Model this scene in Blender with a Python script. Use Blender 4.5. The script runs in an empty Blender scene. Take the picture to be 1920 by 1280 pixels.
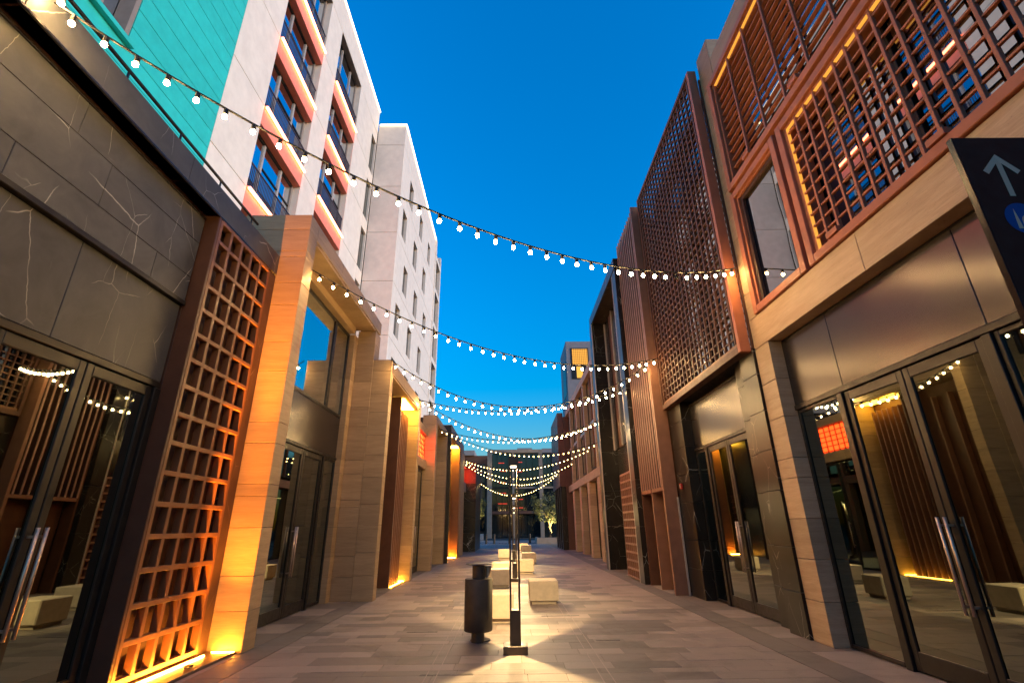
import bpy, bmesh, math, random
from mathutils import Vector, Matrix
import numpy as np
R = math.radians
random.seed(11)
SC = bpy.context.scene
COL = SC.collection

# ------------------------------------------------------------------ camera
CAM_P, CAM_ROLL, CAM_YAW, CAM_H, CAM_F = R(20.964), R(-0.697), R(0.504), 1.6, 903.56
cam = bpy.data.cameras.new('camera')
cam.sensor_width = 36.0
cam.lens = CAM_F / 1920 * 36.0
cam.clip_start = 0.05
cam.clip_end = 1000
fw = Vector((math.sin(CAM_YAW) * math.cos(CAM_P), math.cos(CAM_YAW) * math.cos(CAM_P), math.sin(CAM_P)))
rt = Vector((math.cos(CAM_YAW), -math.sin(CAM_YAW), 0))
up = rt.cross(fw)
rt2 = rt * math.cos(CAM_ROLL) + up * math.sin(CAM_ROLL)
up2 = up * math.cos(CAM_ROLL) - rt * math.sin(CAM_ROLL)
co = bpy.data.objects.new('camera', cam)
co.matrix_world = Matrix(((rt2.x, up2.x, -fw.x, 0), (rt2.y, up2.y, -fw.y, 0), (rt2.z, up2.z, -fw.z, CAM_H), (0, 0, 0, 1)))
COL.objects.link(co)
SC.camera = co

# ------------------------------------------------------------------ sky, dusk glow, exposure
SUN_AZ = R(112)          # behind the camera, to the right (0 = +Y, clockwise)
SUN_EL = R(4)
w = bpy.data.worlds.new('World')
SC.world = w
w.use_nodes = True
wn = w.node_tree
bg = wn.nodes['Background']
sky = wn.nodes.new('ShaderNodeTexSky')
sky.sky_type = 'NISHITA'
sky.sun_disc = False
sky.sun_elevation = SUN_EL
sky.sun_rotation = SUN_AZ
sky.air_density = 1.6
sky.dust_density = 0.6
sky.ozone_density = 6.0
hsv = wn.nodes.new('ShaderNodeHueSaturation')
hsv.inputs['Saturation'].default_value = 1.16
hsv.inputs['Value'].default_value = 1.12
wn.links.new(sky.outputs[0], hsv.inputs['Color'])
wn.links.new(hsv.outputs[0], bg.inputs[0])
bg.inputs[1].default_value = 0.118
sun = bpy.data.lights.new('sun', 'SUN')
sun.energy = 0.45
sun.angle = R(24)
sun.color = (1.0, 0.86, 0.72)
so = bpy.data.objects.new('sun', sun)
sd = Vector((math.sin(SUN_AZ) * math.cos(R(14)), math.cos(SUN_AZ) * math.cos(R(14)), math.sin(R(14))))
so.rotation_euler = (-sd).to_track_quat('-Z', 'Y').to_euler()
so.location = (0, 0, 40)
COL.objects.link(so)
SC.view_settings.view_transform = 'Standard'
SC.view_settings.look = 'None'
SC.view_settings.gamma = 1.0
SC.view_settings.exposure = 2.75
SC.render.engine = 'CYCLES'
SC.cycles.use_denoising = True
SC.cycles.max_bounces = 8
SC.cycles.diffuse_bounces = 4
SC.cycles.glossy_bounces = 4
SC.cycles.sample_clamp_indirect = 6.0
SC.cycles.caustics_reflective = False
SC.cycles.caustics_refractive = False

# ------------------------------------------------------------------ materials
MATS = {}


def newmat(name):
    m = bpy.data.materials.new(name)
    m.use_nodes = True
    MATS[name] = m
    nt = m.node_tree
    return m, nt, nt.nodes['Principled BSDF']


def N(nt, t, **kw):
    n = nt.nodes.new(t)
    for k, v in kw.items():
        setattr(n, k, v)
    return n


def pos(nt, scale=(1, 1, 1)):
    g = N(nt, 'ShaderNodeNewGeometry')
    mp = N(nt, 'ShaderNodeMapping')
    mp.inputs['Scale'].default_value = scale
    nt.links.new(g.outputs['Position'], mp.inputs['Vector'])
    return mp.outputs[0]


def noise(nt, vec, scale, detail=4, rough=0.55, dist=0.0):
    n = N(nt, 'ShaderNodeTexNoise')
    n.inputs['Scale'].default_value = scale
    n.inputs['Detail'].default_value = detail
    n.inputs['Roughness'].default_value = rough
    n.inputs['Distortion'].default_value = dist
    nt.links.new(vec, n.inputs['Vector'])
    return n.outputs['Fac']


def ramp(nt, fac, stops):
    r = N(nt, 'ShaderNodeValToRGB')
    el = r.color_ramp.elements
    while len(el) < len(stops):
        el.new(0.5)
    for e, (p, c) in zip(el, stops):
        e.position = p
        e.color = (c[0], c[1], c[2], 1) if not isinstance(c, (int, float)) else (c, c, c, 1)
    nt.links.new(fac, r.inputs[0])
    return r.outputs[0]


def mul(nt, a, b, fac=1.0, mode='MULTIPLY'):
    m = N(nt, 'ShaderNodeMix', data_type='RGBA', blend_type=mode)
    m.inputs[0].default_value = fac
    for s, v in ((6, a), (7, b)):
        if isinstance(v, tuple):
            m.inputs[s].default_value = (*v, 1)
        else:
            nt.links.new(v, m.inputs[s])
    return m.outputs[2]


def mixf(nt, fac, a, b):
    m = N(nt, 'ShaderNodeMix', data_type='RGBA')
    nt.links.new(fac, m.inputs[0])
    for s, v in ((6, a), (7, b)):
        if isinstance(v, tuple):
            m.inputs[s].default_value = (*v, 1)
        else:
            nt.links.new(v, m.inputs[s])
    return m.outputs[2]


def vary(nt, col, lo, hi):
    """every piece a little lighter or darker than its neighbour"""
    oi = N(nt, 'ShaderNodeObjectInfo')
    v = ramp(nt, oi.outputs['Random'], [(0, lo), (1, hi)])
    return mul(nt, col, v)


def bump(nt, bsdf, h, strength, dist=0.02):
    b = N(nt, 'ShaderNodeBump')
    b.inputs['Strength'].default_value = strength
    b.inputs['Distance'].default_value = dist
    nt.links.new(h, b.inputs['Height'])
    nt.links.new(b.outputs[0], bsdf.inputs['Normal'])


def plain(name, c, rough=0.5, metal=0.0, var=0.12, scale=6.0, lohi=(0.92, 1.08), bmp=0.05, ior=1.45):
    m, nt, b = newmat(name)
    p = pos(nt)
    n = noise(nt, p, scale, 5)
    lo = tuple(max(0, x * (1 - var * 1.6)) for x in c)
    hi = tuple(x * (1 + var * 1.6) for x in c)
    col = ramp(nt, n, [(0.3, lo), (0.7, hi)])
    col = vary(nt, col, *lohi)
    nt.links.new(col, b.inputs['Base Color'])
    b.inputs['Metallic'].default_value = metal
    b.inputs['IOR'].default_value = ior
    r = ramp(nt, noise(nt, p, scale * 2.3, 4), [(0.3, max(0.02, rough - 0.1)), (0.7, min(1, rough + 0.1))])
    nt.links.new(r, b.inputs['Roughness'])
    if bmp:
        bump(nt, b, noise(nt, p, scale * 22, 3), bmp, 0.01)
    return m


def emis(name, c, s):
    m, nt, b = newmat(name)
    b.inputs['Base Color'].default_value = (0.04, 0.035, 0.03, 1)
    b.inputs['Emission Color'].default_value = (*c, 1)
    b.inputs['Emission Strength'].default_value = s
    return m


def travertine(name, c0, c1, c2):
    m, nt, b = newmat(name)
    p = pos(nt, (1.0, 1.0, 9.0))
    n1 = noise(nt, p, 1.3, 8, 0.68, 0.4)
    n2 = noise(nt, pos(nt, (2.2, 2.2, 40.0)), 2.0, 6, 0.7, 0.2)
    col = ramp(nt, n1, [(0.28, c0), (0.5, c1), (0.72, c2)])
    col = mul(nt, col, ramp(nt, n2, [(0.3, 0.84), (0.65, 1.06)]))
    pits = ramp(nt, noise(nt, pos(nt, (9, 9, 38)), 3.0, 3, 0.6), [(0.27, 0.42), (0.34, 1.0)])
    col = mul(nt, col, pits)
    col = vary(nt, col, 0.84, 1.12)
    nt.links.new(col, b.inputs['Base Color'])
    b.inputs['Roughness'].default_value = 0.55
    bump(nt, b, mul(nt, n2, pits), 0.25, 0.01)
    return m


def marble(name, c0, c1, vein, rough, vs=0.85, vw=0.008, thick=1.0):
    m, nt, b = newmat(name)
    p = pos(nt)
    n = noise(nt, p, 2.1, 8, 0.65, 0.6)
    col = ramp(nt, n, [(0.3, c0), (0.7, c1)])
    fac = None
    for sc_, wd, seed, ms in ((vs, vw, (0, 0, 0), 0.7), (vs * 2.3, vw * 1.1, (3.1, 7.7, 1.3), 0.9)):
        mp = N(nt, 'ShaderNodeMapping')
        mp.inputs['Location'].default_value = seed
        mp.inputs['Rotation'].default_value = (0.5, 0.35, 0.2)
        mp.inputs['Scale'].default_value = (1, 1.5, 0.8)
        g = N(nt, 'ShaderNodeNewGeometry')
        wob = N(nt, 'ShaderNodeTexNoise')
        wob.inputs['Scale'].default_value = 7
        nt.links.new(g.outputs['Position'], wob.inputs['Vector'])
        add = N(nt, 'ShaderNodeVectorMath', operation='MULTIPLY_ADD')
        nt.links.new(wob.outputs['Color'], add.inputs[0])
        add.inputs[1].default_value = (0.05, 0.05, 0.05)
        nt.links.new(g.outputs['Position'], add.inputs[2])
        nt.links.new(add.outputs[0], mp.inputs['Vector'])
        v = N(nt, 'ShaderNodeTexVoronoi', feature='DISTANCE_TO_EDGE')
        v.inputs['Scale'].default_value = sc_
        nt.links.new(mp.outputs[0], v.inputs['Vector'])
        line = ramp(nt, v.outputs['Distance'], [(0.0, 1.0), (wd, 0.0)])
        mask = ramp(nt, noise(nt, mp.outputs[0], ms * 1.7, 2), [(0.50, 0.0), (0.62, thick)])
        f = mul(nt, line, mask)
        fac = f if fac is None else mul(nt, fac, f, 1.0, 'LIGHTEN')
    b.inputs['Specular IOR Level'].default_value = 0.3
    col = vary(nt, col, 0.85, 1.15)
    col = mixf(nt, fac, col, vein)
    nt.links.new(col, b.inputs['Base Color'])
    r = ramp(nt, noise(nt, p, 2, 3), [(0.2, rough - 0.02), (0.8, rough + 0.04)])
    nt.links.new(r, b.inputs['Roughness'])
    return m


def brushed(name, c, rough, metal=0.85):
    m, nt, b = newmat(name)
    n = noise(nt, pos(nt, (1, 1, 1)), 1.3, 4, 0.6, 0.3)
    col = vary(nt, ramp(nt, n, [(0.3, tuple(x * 0.93 for x in c)), (0.7, tuple(x * 1.06 for x in c))]), 0.93, 1.07)
    nt.links.new(col, b.inputs['Base Color'])
    b.inputs['Metallic'].default_value = metal
    r = ramp(nt, noise(nt, pos(nt, (0.6, 0.6, 0.6)), 1.5, 3), [(0.2, rough - 0.025), (0.8, rough + 0.035)])
    nt.links.new(r, b.inputs['Roughness'])
    return m


def glass(name, refl, tint=(0.9, 1.0, 1.02), rough=0.015):
    m, nt, b = newmat(name)
    b.inputs['Base Color'].default_value = tuple(refl * t for t in tint) + (1,)
    b.inputs['Metallic'].default_value = 1.0
    b.inputs['Roughness'].default_value = rough
    # slow waviness of float glass, so reflections bend a little
    bump(nt, b, noise(nt, pos(nt), 0.9, 1), 0.035, 0.03)
    return m


travertine('travertine', (0.34, 0.22, 0.12), (0.41, 0.275, 0.155), (0.47, 0.325, 0.19))
travertine('travertine_gold', (0.38, 0.255, 0.15), (0.45, 0.315, 0.195), (0.51, 0.37, 0.24))
marble('black_marble', (0.010, 0.008, 0.007), (0.022, 0.018, 0.015), (0.42, 0.40, 0.36), 0.30, 0.8, 0.006)
marble('grey_stone', (0.050, 0.050, 0.054), (0.086, 0.087, 0.093), (0.46, 0.44, 0.42), 0.42, 0.62, 0.0045)
marble('brown_stone', (0.075, 0.038, 0.026), (0.11, 0.06, 0.042), (0.30, 0.22, 0.17), 0.35, 0.8, 0.005)
plain('bronze', (0.088, 0.035, 0.019), 0.5, 0.0, 0.1, 4)
plain('copper_frame', (0.19, 0.080, 0.036), 0.45, 0.0, 0.08, 4)
plain('copper_bright', (0.40, 0.135, 0.068), 0.45, 0.0, 0.08, 4)
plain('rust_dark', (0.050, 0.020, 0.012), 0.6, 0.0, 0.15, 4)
plain('rust_fin', (0.22, 0.105, 0.066), 0.45, 0.0, 0.08, 4)
plain('fin_lit_edge', (0.36, 0.21, 0.17), 0.4, 0.2, 0.06, 4)
plain('dark_frame', (0.022, 0.019, 0.017), 0.38, 0.3, 0.1, 6)
plain('black_gap', (0.008, 0.007, 0.007), 0.8, 0.0, 0.1, 4, bmp=0)
plain('interior', (0.03, 0.026, 0.022), 0.8, 0.0, 0.15, 1, bmp=0)
brushed('bronze_panel', (0.068, 0.060, 0.062), 0.23, 0.8)
brushed('steel', (0.52, 0.40, 0.32), 0.42)
glass('door_glass', 0.24, (0.88, 1.02, 0.92))
glass('window_glass', 0.62)
glass('screen_glass', 0.34, (0.95, 0.98, 1.05))
glass('hotel_glass', 0.85, (0.85, 0.97, 1.08))
m_, nt_, b_ = newmat('far_glass')
b_.inputs['Base Color'].default_value = (0.012, 0.018, 0.020, 1)
b_.inputs['Roughness'].default_value = 0.06
b_.inputs['IOR'].default_value = 1.6
plain('white_render', (0.70, 0.65, 0.59), 0.75, 0.0, 0.045, 2.5, (0.97, 1.03), 0.06)
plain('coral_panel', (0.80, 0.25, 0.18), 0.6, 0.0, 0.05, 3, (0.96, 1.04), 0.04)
plain('teal_panel', (0.02, 0.48, 0.46), 0.55, 0.0, 0.05, 3, (0.95, 1.05), 0.04)
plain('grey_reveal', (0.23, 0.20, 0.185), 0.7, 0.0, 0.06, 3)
plain('rail_purple', (0.075, 0.055, 0.07), 0.45, 0.3, 0.1, 6)
plain('concrete_bench', (0.50, 0.42, 0.315), 0.75, 0.0, 0.07, 9, (0.93, 1.05), 0.2)
plain('bin_metal', (0.040, 0.036, 0.033), 0.62, 0.0, 0.12, 7)
plain('post_metal', (0.055, 0.042, 0.034), 0.40, 0.4, 0.1, 7)
plain('cable', (0.012, 0.011, 0.010), 0.6, 0, 0.05, 5, bmp=0)
plain('mortar', (0.075, 0.062, 0.052), 0.9, 0, 0.2, 5)
plain('road_stone', (0.22, 0.23, 0.25), 0.28, 0, 0.12, 1.5)
plain('earth', (0.05, 0.04, 0.03), 0.95, 0, 0.3, 5)
plain('bark', (0.11, 0.085, 0.06), 0.9, 0, 0.3, 9, bmp=0.5)
plain('sign_face', (0.085, 0.012, 0.004), 0.85, 0, 0.06, 5)
plain('sign_print', (1.0, 0.50, 0.33), 0.6, 0, 0.02, 5, bmp=0)
plain('sign_blue', (0.006, 0.065, 0.26), 0.5, 0, 0.02, 5, bmp=0)
plain('alarm_red', (0.35, 0.03, 0.02), 0.4, 0, 0.05, 5, bmp=0)
plain('tower_grey', (0.26, 0.25, 0.27), 0.75, 0, 0.06, 1)
plain('end_stone', (0.30, 0.255, 0.215), 0.7, 0, 0.08, 2)
plain('far_brown', (0.13, 0.06, 0.038), 0.55, 0, 0.1, 2)
plain('light_trim', (0.42, 0.38, 0.35), 0.4, 0.2, 0.06, 4)
for nm_, c_ in (('slab_light', (0.295, 0.238, 0.21)), ('slab_mid', (0.22, 0.182, 0.163)), ('slab_dark', (0.168, 0.14, 0.126)), ('slab_border', (0.18, 0.152, 0.136))):
    m_, nt_, b_ = newmat(nm_)
    p_ = pos(nt_)
    n_ = noise(nt_, p_, 3.0, 7, 0.7)
    f_ = noise(nt_, p_, 95, 2, 0.6)
    c1_ = ramp(nt_, n_, [(0.3, tuple(x * 0.80 for x in c_)), (0.7, tuple(x * 1.14 for x in c_))])
    c1_ = mul(nt_, c1_, ramp(nt_, f_, [(0.3, 0.82), (0.65, 1.1)]))
    st_ = ramp(nt_, noise(nt_, p_, 0.9, 6, 0.7, 1.0), [(0.36, 0.74), (0.5, 1.0)])
    c1_ = vary(nt_, mul(nt_, c1_, st_), 0.84, 1.14)
    nt_.links.new(c1_, b_.inputs['Base Color'])
    nt_.links.new(ramp(nt_, n_, [(0.3, 0.42), (0.7, 0.66)]), b_.inputs['Roughness'])
    bump(nt_, b_, f_, 0.15, 0.004)
# leaves
m_, nt_, b_ = newmat('leaf')
g_ = N(nt_, 'ShaderNodeNewGeometry')
nt_.links.new(ramp(nt_, g_.outputs['Random Per Island'], [(0, (0.035, 0.05, 0.018)), (0.5, (0.065, 0.085, 0.03)), (1, (0.11, 0.12, 0.055))]), b_.inputs['Base Color'])
b_.inputs['Roughness'].default_value = 0.6

WARM = (1.0, 0.74, 0.36)
emis('bulb_glow', (1.0, 0.62, 0.23), 56.0)
emis('bulb_glow_far', (1.0, 0.66, 0.22), 3.6)
emis('lamp_glow', (1.0, 0.80, 0.48), 4.0)
emis('led_coral', (1.0, 0.16, 0.06), 5.0)
emis('led_white', (1.0, 0.76, 0.42), 0.9)
emis('led_orange', (1.0, 0.36, 0.03), 85.0)
emis('led_amber', (1.0, 0.46, 0.035), 20.0)
emis('led_soft', (1.0, 0.46, 0.035), 8.0)
emis('reveal_glow', (1.0, 0.40, 0.05), 0.17)  # amber light on the grille frame reveals, put in as weak emission
emis('red_light', (1.0, 0.045, 0.006), 3.0)
emis('far_red_reflection', (1.0, 0.05, 0.02), 0.16)
emis('amber_window', (1.0, 0.44, 0.04), 0.2)

# ------------------------------------------------------------------ mesh helpers
WP = {}          # world position of every object made here
MESH = {}


def chamfer(sx, sy, sz, b):
    key = (round(sx, 4), round(sy, 4), round(sz, 4), b)
    if key in MESH:
        return MESH[key]
    h = (sx / 2, sy / 2, sz / 2)
    V, F = [], []
    if b <= 0:
        for i in range(8):
            V.append([h[k] * (1 if (i >> k) & 1 else -1) for k in range(3)])
        F = [(0, 2, 3, 1), (4, 5, 7, 6), (0, 1, 5, 4), (2, 6, 7, 3), (0, 4, 6, 2), (1, 3, 7, 5)]
    else:
        b = min(b, min(h) * 0.45)
        idx = {}
        for i in range(8):
            s = [1 if (i >> k) & 1 else -1 for k in range(3)]
            for ax in range(3):
                idx[i, ax] = len(V)
                V.append([s[k] * (h[k] if k == ax else h[k] - b) for k in range(3)])
        for ax in range(3):
            o1, o2 = (ax + 1) % 3, (ax + 2) % 3
            for sg in (0, 1):
                q = [sum(((sg << ax), (a << o1), (c << o2))) for a, c in ((0, 0), (1, 0), (1, 1), (0, 1))]
                F.append(tuple(idx[i, ax] for i in q))
            # edges along ax: between faces o1 and o2
            for a in (0, 1):
                for c in (0, 1):
                    i0 = (a << o1) | (c << o2)
                    i1 = i0 | (1 << ax)
                    F.append((idx[i0, o1], idx[i1, o1], idx[i1, o2], idx[i0, o2]))
        for i in range(8):
            F.append((idx[i, 0], idx[i, 1], idx[i, 2]))
        G = []
        for f in F:
            p = [Vector(V[i]) for i in f]
            n = (p[1] - p[0]).cross(p[2] - p[0])
            G.append(f if n.dot(sum(p, Vector())) > 0 else tuple(reversed(f)))
        F = G
    me = bpy.data.meshes.new('box')
    me.from_pydata(V, [], F)
    MESH[key] = me
    return me


def put(name, me, mat, parent, wloc, rot=None):
    o = bpy.data.objects.new(name, me)
    if me is not None and mat is not None:
        if not me.materials:
            me.materials.append(None)
        o.material_slots[0].link = 'OBJECT'
        o.material_slots[0].material = MATS[mat]
    wl = Vector(wloc)
    if parent is not None:
        o.parent = parent
        o.location = wl - WP[parent.name]
    else:
        o.location = wl
    if rot:
        o.rotation_euler = rot
    COL.objects.link(o)
    WP[o.name] = wl
    return o


def box(name, x0, x1, y0, y1, z0, z1, mat, parent=None, b=0.006):
    x0, x1 = min(x0, x1), max(x0, x1)
    y0, y1 = min(y0, y1), max(y0, y1)
    z0, z1 = min(z0, z1), max(z0, z1)
    return put(name, chamfer(x1 - x0, y1 - y0, z1 - z0, b), mat, parent, ((x0 + x1) / 2, (y0 + y1) / 2, (z0 + z1) / 2))


def thing(name, label, cat, loc, group=None):
    o = bpy.data.objects.new(name, None)
    o.empty_display_size = 0.2
    o.location = loc
    COL.objects.link(o)
    WP[o.name] = Vector(loc)
    tag(o, label, cat, group)
    return o


def tag(o, label, cat, group=None):
    o['label'] = label
    o['category'] = cat
    if group:
        o['group'] = group
    return o


def bm_obj(name, bm, mat, parent, wloc=(0, 0, 0), smooth=False):
    me = bpy.data.meshes.new(name)
    bm.to_mesh(me)
    bm.free()
    if smooth:
        for p in me.polygons:
            p.use_smooth = True
    return put(name, me, mat, parent, wloc)


def many(name, boxes, mat, parent, kind='stuff'):
    """boxes too small to be told apart, joined"""
    V, F = [], []
    for (x0, x1, y0, y1, z0, z1) in boxes:
        k = len(V)
        for i in range(8):
            V.append(((x1 if i & 1 else x0), (y1 if i & 2 else y0), (z1 if i & 4 else z0)))
        F += [tuple(k + j for j in f) for f in ((0, 2, 3, 1), (4, 5, 7, 6), (0, 1, 5, 4), (2, 6, 7, 3), (0, 4, 6, 2), (1, 3, 7, 5))]
    c = Vector(V[0])
    V = [tuple(Vector(v) - c) for v in V]
    me = bpy.data.meshes.new(name)
    me.from_pydata(V, [], F)
    o = put(name, me, mat, parent, c)
    if kind:
        o['kind'] = kind
    return o


def lathe(profile, n=32):
    bm = bmesh.new()
    rings = []
    for r, z in profile:
        rings.append([bm.verts.new((r * math.cos(2 * math.pi * i / n), r * math.sin(2 * math.pi * i / n), z)) for i in range(n)])
    for a, b_ in zip(rings, rings[1:]):
        for i in range(n):
            bm.faces.new((a[i], a[(i + 1) % n], b_[(i + 1) % n], b_[i]))
    bm.faces.new(list(reversed(rings[0])))
    bm.faces.new(rings[-1])
    return bm


def tube(pts, rad, n=6):
    bm = bmesh.new()
    rings = []
    for k, p in enumerate(pts):
        p = Vector(p)
        d = (Vector(pts[min(k + 1, len(pts) - 1)]) - Vector(pts[max(k - 1, 0)])).normalized()
        a = d.cross(Vector((0, 0, 1)))
        if a.length < 1e-3:
            a = Vector((1, 0, 0))
        a.normalize()
        c = a.cross(d)
        r = rad[k] if isinstance(rad, (list, tuple)) else rad
        rings.append([bm.verts.new(p + (a * math.cos(2 * math.pi * i / n) + c * math.sin(2 * math.pi * i / n)) * r) for i in range(n)])
    for a, b_ in zip(rings, rings[1:]):
        for i in range(n):
            bm.faces.new((a[i], a[(i + 1) % n], b_[(i + 1) % n], b_[i]))
    bm.faces.new(rings[0])
    bm.faces.new(rings[-1])
    bmesh.ops.recalc_face_normals(bm, faces=bm.faces)
    return bm


def cuts(a0, a1, step, off=0.0):
    """joint positions from a0 to a1"""
    out = [a0]
    p = a0 + step * (off if off > 0.15 else 1.0)
    while p < a1 - step * 0.35:
        out.append(p)
        p += step
    out.append(a1)
    return out


def clad_x(parent, xf, depth, y0, y1, zc, mat, step=1.2, gap=0.006, name='stone_panel', stag=0.5):
    """cladding of a street-facing wall: plane x = xf, thickness goes to xf + depth"""
    for k, (z0, z1) in enumerate(zip(zc, zc[1:])):
        ys = cuts(y0, y1, step, stag if k % 2 else 0)
        for a, c in zip(ys, ys[1:]):
            box(name, xf, xf + depth, a + gap / 2, c - gap / 2, z0 + gap / 2, z1 - gap / 2, mat, parent, 0.004)


def clad_y(parent, yf, depth, x0, x1, zc, mat, gap=0.006, name='stone_panel'):
    for z0, z1 in zip(zc, zc[1:]):
        box(name, x0, x1, yf, yf + depth, z0 + gap / 2, z1 - gap / 2, mat, parent, 0.004)


def courses(z0, z1, pattern=(0.52, 0.45, 0.64, 0.46, 0.62, 0.34)):
    out, k = [z0], 0
    while True:
        n = out[-1] + pattern[k % len(pattern)]
        k += 1
        if n > z1 - 0.2:
            break
        out.append(n)
    return out + [z1]


def door_leaf(parent, x, y0, y1, z0, z1, side, hinge_y, handle=True, glassm='door_glass', deep=0.05):
    """glazed metal door leaf in the plane x; side = +1 when the street lies towards +x"""
    st = 0.09
    xa, xb = (x - deep, x) if side > 0 else (x, x + deep)
    d = box('door', xa, xb, y0 + 0.004, y0 + st, z0, z1, 'dark_frame', parent)
    box('stile', xa, xb, y1 - st, y1 - 0.004, z0, z1, 'dark_frame', d)
    box('top_rail', xa, xb, y0 + st, y1 - st, z1 - 0.12, z1 - 0.002, 'dark_frame', d)
    box('bottom_rail', xa, xb, y0 + st, y1 - st, z0 + 0.002, z0 + 0.20, 'dark_frame', d)
    xm = x - side * 0.025
    box('glass_pane', xm - 0.004, xm + 0.004, y0 + st, y1 - st, z0 + 0.20, z1 - 0.12, glassm, d, 0)
    if handle:
        hy = (y1 - st / 2) if hinge_y < y0 + 0.01 else (y0 + st / 2)
        hx = x + side * 0.07
        h = bm_obj('handle', tube([(0, 0, -0.46), (0, 0, 0.46)], 0.017, 8), 'steel', d, (hx, hy, 1.18), True)
        for zz in (0.80, 1.56):
            box('handle_bracket', min(x, hx), max(x, hx), hy - 0.012, hy + 0.012, zz - 0.012, zz + 0.012, 'steel', d, 0)
    return d


def fixed_pane(parent, x, y0, y1, z0, z1, side, glassm='door_glass', fr=0.05, name='glazing'):
    xa, xb = (x - 0.06, x) if side > 0 else (x, x + 0.06)
    p = box(name, xa, xb, y0, y0 + fr, z0, z1, 'dark_frame', parent)
    box('frame', xa, xb, y1 - fr, y1, z0, z1, 'dark_frame', p)
    box('frame', xa, xb, y0 + fr, y1 - fr, z0, z0 + fr, 'dark_frame', p)
    box('frame', xa, xb, y0 + fr, y1 - fr, z1 - fr, z1, 'dark_frame', p)
    xm = x - side * 0.03
    box('glass_pane', xm - 0.004, xm + 0.004, y0 + fr, y1 - fr, z0 + fr, z1 - fr, glassm, p, 0)
    return p


# ------------------------------------------------------------------ ground and paving
def sheet(name, x0, x1, y0, y1, z, mat, kind='structure', parent=None):
    me = bpy.data.meshes.new(name)
    c = Vector(((x0 + x1) / 2, (y0 + y1) / 2, z))
    a, b_ = (x1 - x0) / 2, (y1 - y0) / 2
    me.from_pydata([(-a, -b_, 0), (a, -b_, 0), (a, b_, 0), (-a, b_, 0)], [], [(0, 1, 2, 3)])
    o = put(name, me, mat, parent, c)
    if kind:
        o['kind'] = kind
    return o


sheet('ground', -400, 400, -100, 700, -0.06, 'earth')
pave = sheet('pavement', -30, 30, -6, 130, -0.010, 'mortar')
ROWS = []
y = 4.6
rng = random.Random(5)
while y < 52:
    d = rng.choice((0.20, 0.30, 0.30, 0.40))
    ROWS.append((y, y + d))
    y += d
rest = {'slab_light': [], 'slab_mid': [], 'slab_dark': []}
count = 0
slabs = []
for (ya, yb) in ROWS:
    x = -3.25 - rng.random() * 0.15
    x = -3.30
    xe = 3.55
    x -= 0.0
    first = True
    while x < xe - 0.05:
        ln = rng.choice((0.45, 0.6, 0.8, 0.9, 1.1))
        if first:
            ln *= rng.uniform(0.4, 1.0)
            first = False
        x2 = min(x + ln, xe)
        if xe - x2 < 0.2:
            x2 = xe
        xm = abs((x + x2) / 2)
        pd = 0.75 if xm < 1.9 else (0.35 if xm < 2.6 else 0.06)
        rr = rng.random()
        mt = ('slab_dark' if rng.random() < 0.55 else 'slab_mid') if rr < pd else 'slab_light'
        if xm > 1.9 and mt == 'slab_mid' and rng.random() < 0.5:
            mt = 'slab_dark'
        slabs.append((x + 0.002, x2 - 0.002, ya + 0.002, yb - 0.002, mt, rng.uniform(-0.0012, 0.0012)))
        x = x2
slabs = [s for s in slabs]
for s in slabs:
    if count < 285 and s[2] > 5.4 and s[3] < 40:
        box('paving_slab', s[0], s[1], s[2], s[3], -0.008 + s[5], 0.0 + s[5], s[4], pave, 0.002)
        count += 1
    else:
        rest[s[4]].append((s[0], s[1], s[2], s[3], -0.008 + s[5], s[5]))
# dark border courses along the shop fronts and the plaza beyond
for (xa, xb) in ((-4.70, -3.72), (-3.71, -3.31), (3.56, 3.98), (3.99, 4.75)):
    for k in range(int(52 / 0.85)):
        y0 = 3.2 + k * 0.85
        lst = rest.setdefault('slab_border' if (xa in (-3.71, 3.56)) else ('slab_mid' if rng.random() < 0.6 else 'slab_light'), [])
        lst.append((xa, xb, y0 + 0.002, y0 + 0.846, -0.0085, rng.uniform(-0.001, 0.0005)))
for k in range(10):
    for xx in range(-20, 20):
        rest['slab_mid' if rng.random() < 0.5 else 'slab_light'].append((xx * 1.2, xx * 1.2 + 1.19, 55.5 + k * 0.9, 55.5 + k * 0.9 + 0.89, -0.0085, 0.0))
for k, v in rest.items():
    if v:
        many('paving_slab_field', v, k, pave)
# two slot drains along the middle of the street
for xx in (-0.98, -0.86, 1.02, 1.14):
    box('drain_strip', xx - 0.006, xx + 0.006, 4.6, 51, -0.006, 0.0026, 'slab_light', pave, 0)
for (xx, yy, ln) in ((-0.75, 6.62, 0.62), (0.95, 10.45, 0.72), (-1.45, 9.1, 0.5), (1.45, 8.3, 0.35)):
    box('drain_cover', xx - ln / 2, xx + ln / 2, yy - 0.03, yy + 0.03, -0.004, 0.0024, 'dark_frame', pave, 0)
road = sheet('road', -60, 60, 52.5, 64.5, -0.004, 'road_stone')

# ------------------------------------------------------------------ left: grey stone shop with copper lattice
A = thing('stone_shop', 'dark grey veined stone shop front with copper lattice screen, nearest on the left', 'shop building', (-6.2, 3.5, 0))
box('wall', -8.6, -4.52, -4, 7.6, 0, 5.95, 'interior', A)
box('wall', -8.6, -4.52, 7.6, 7.77, 0, 6.3, 'interior', A)
XR = -4.38
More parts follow.
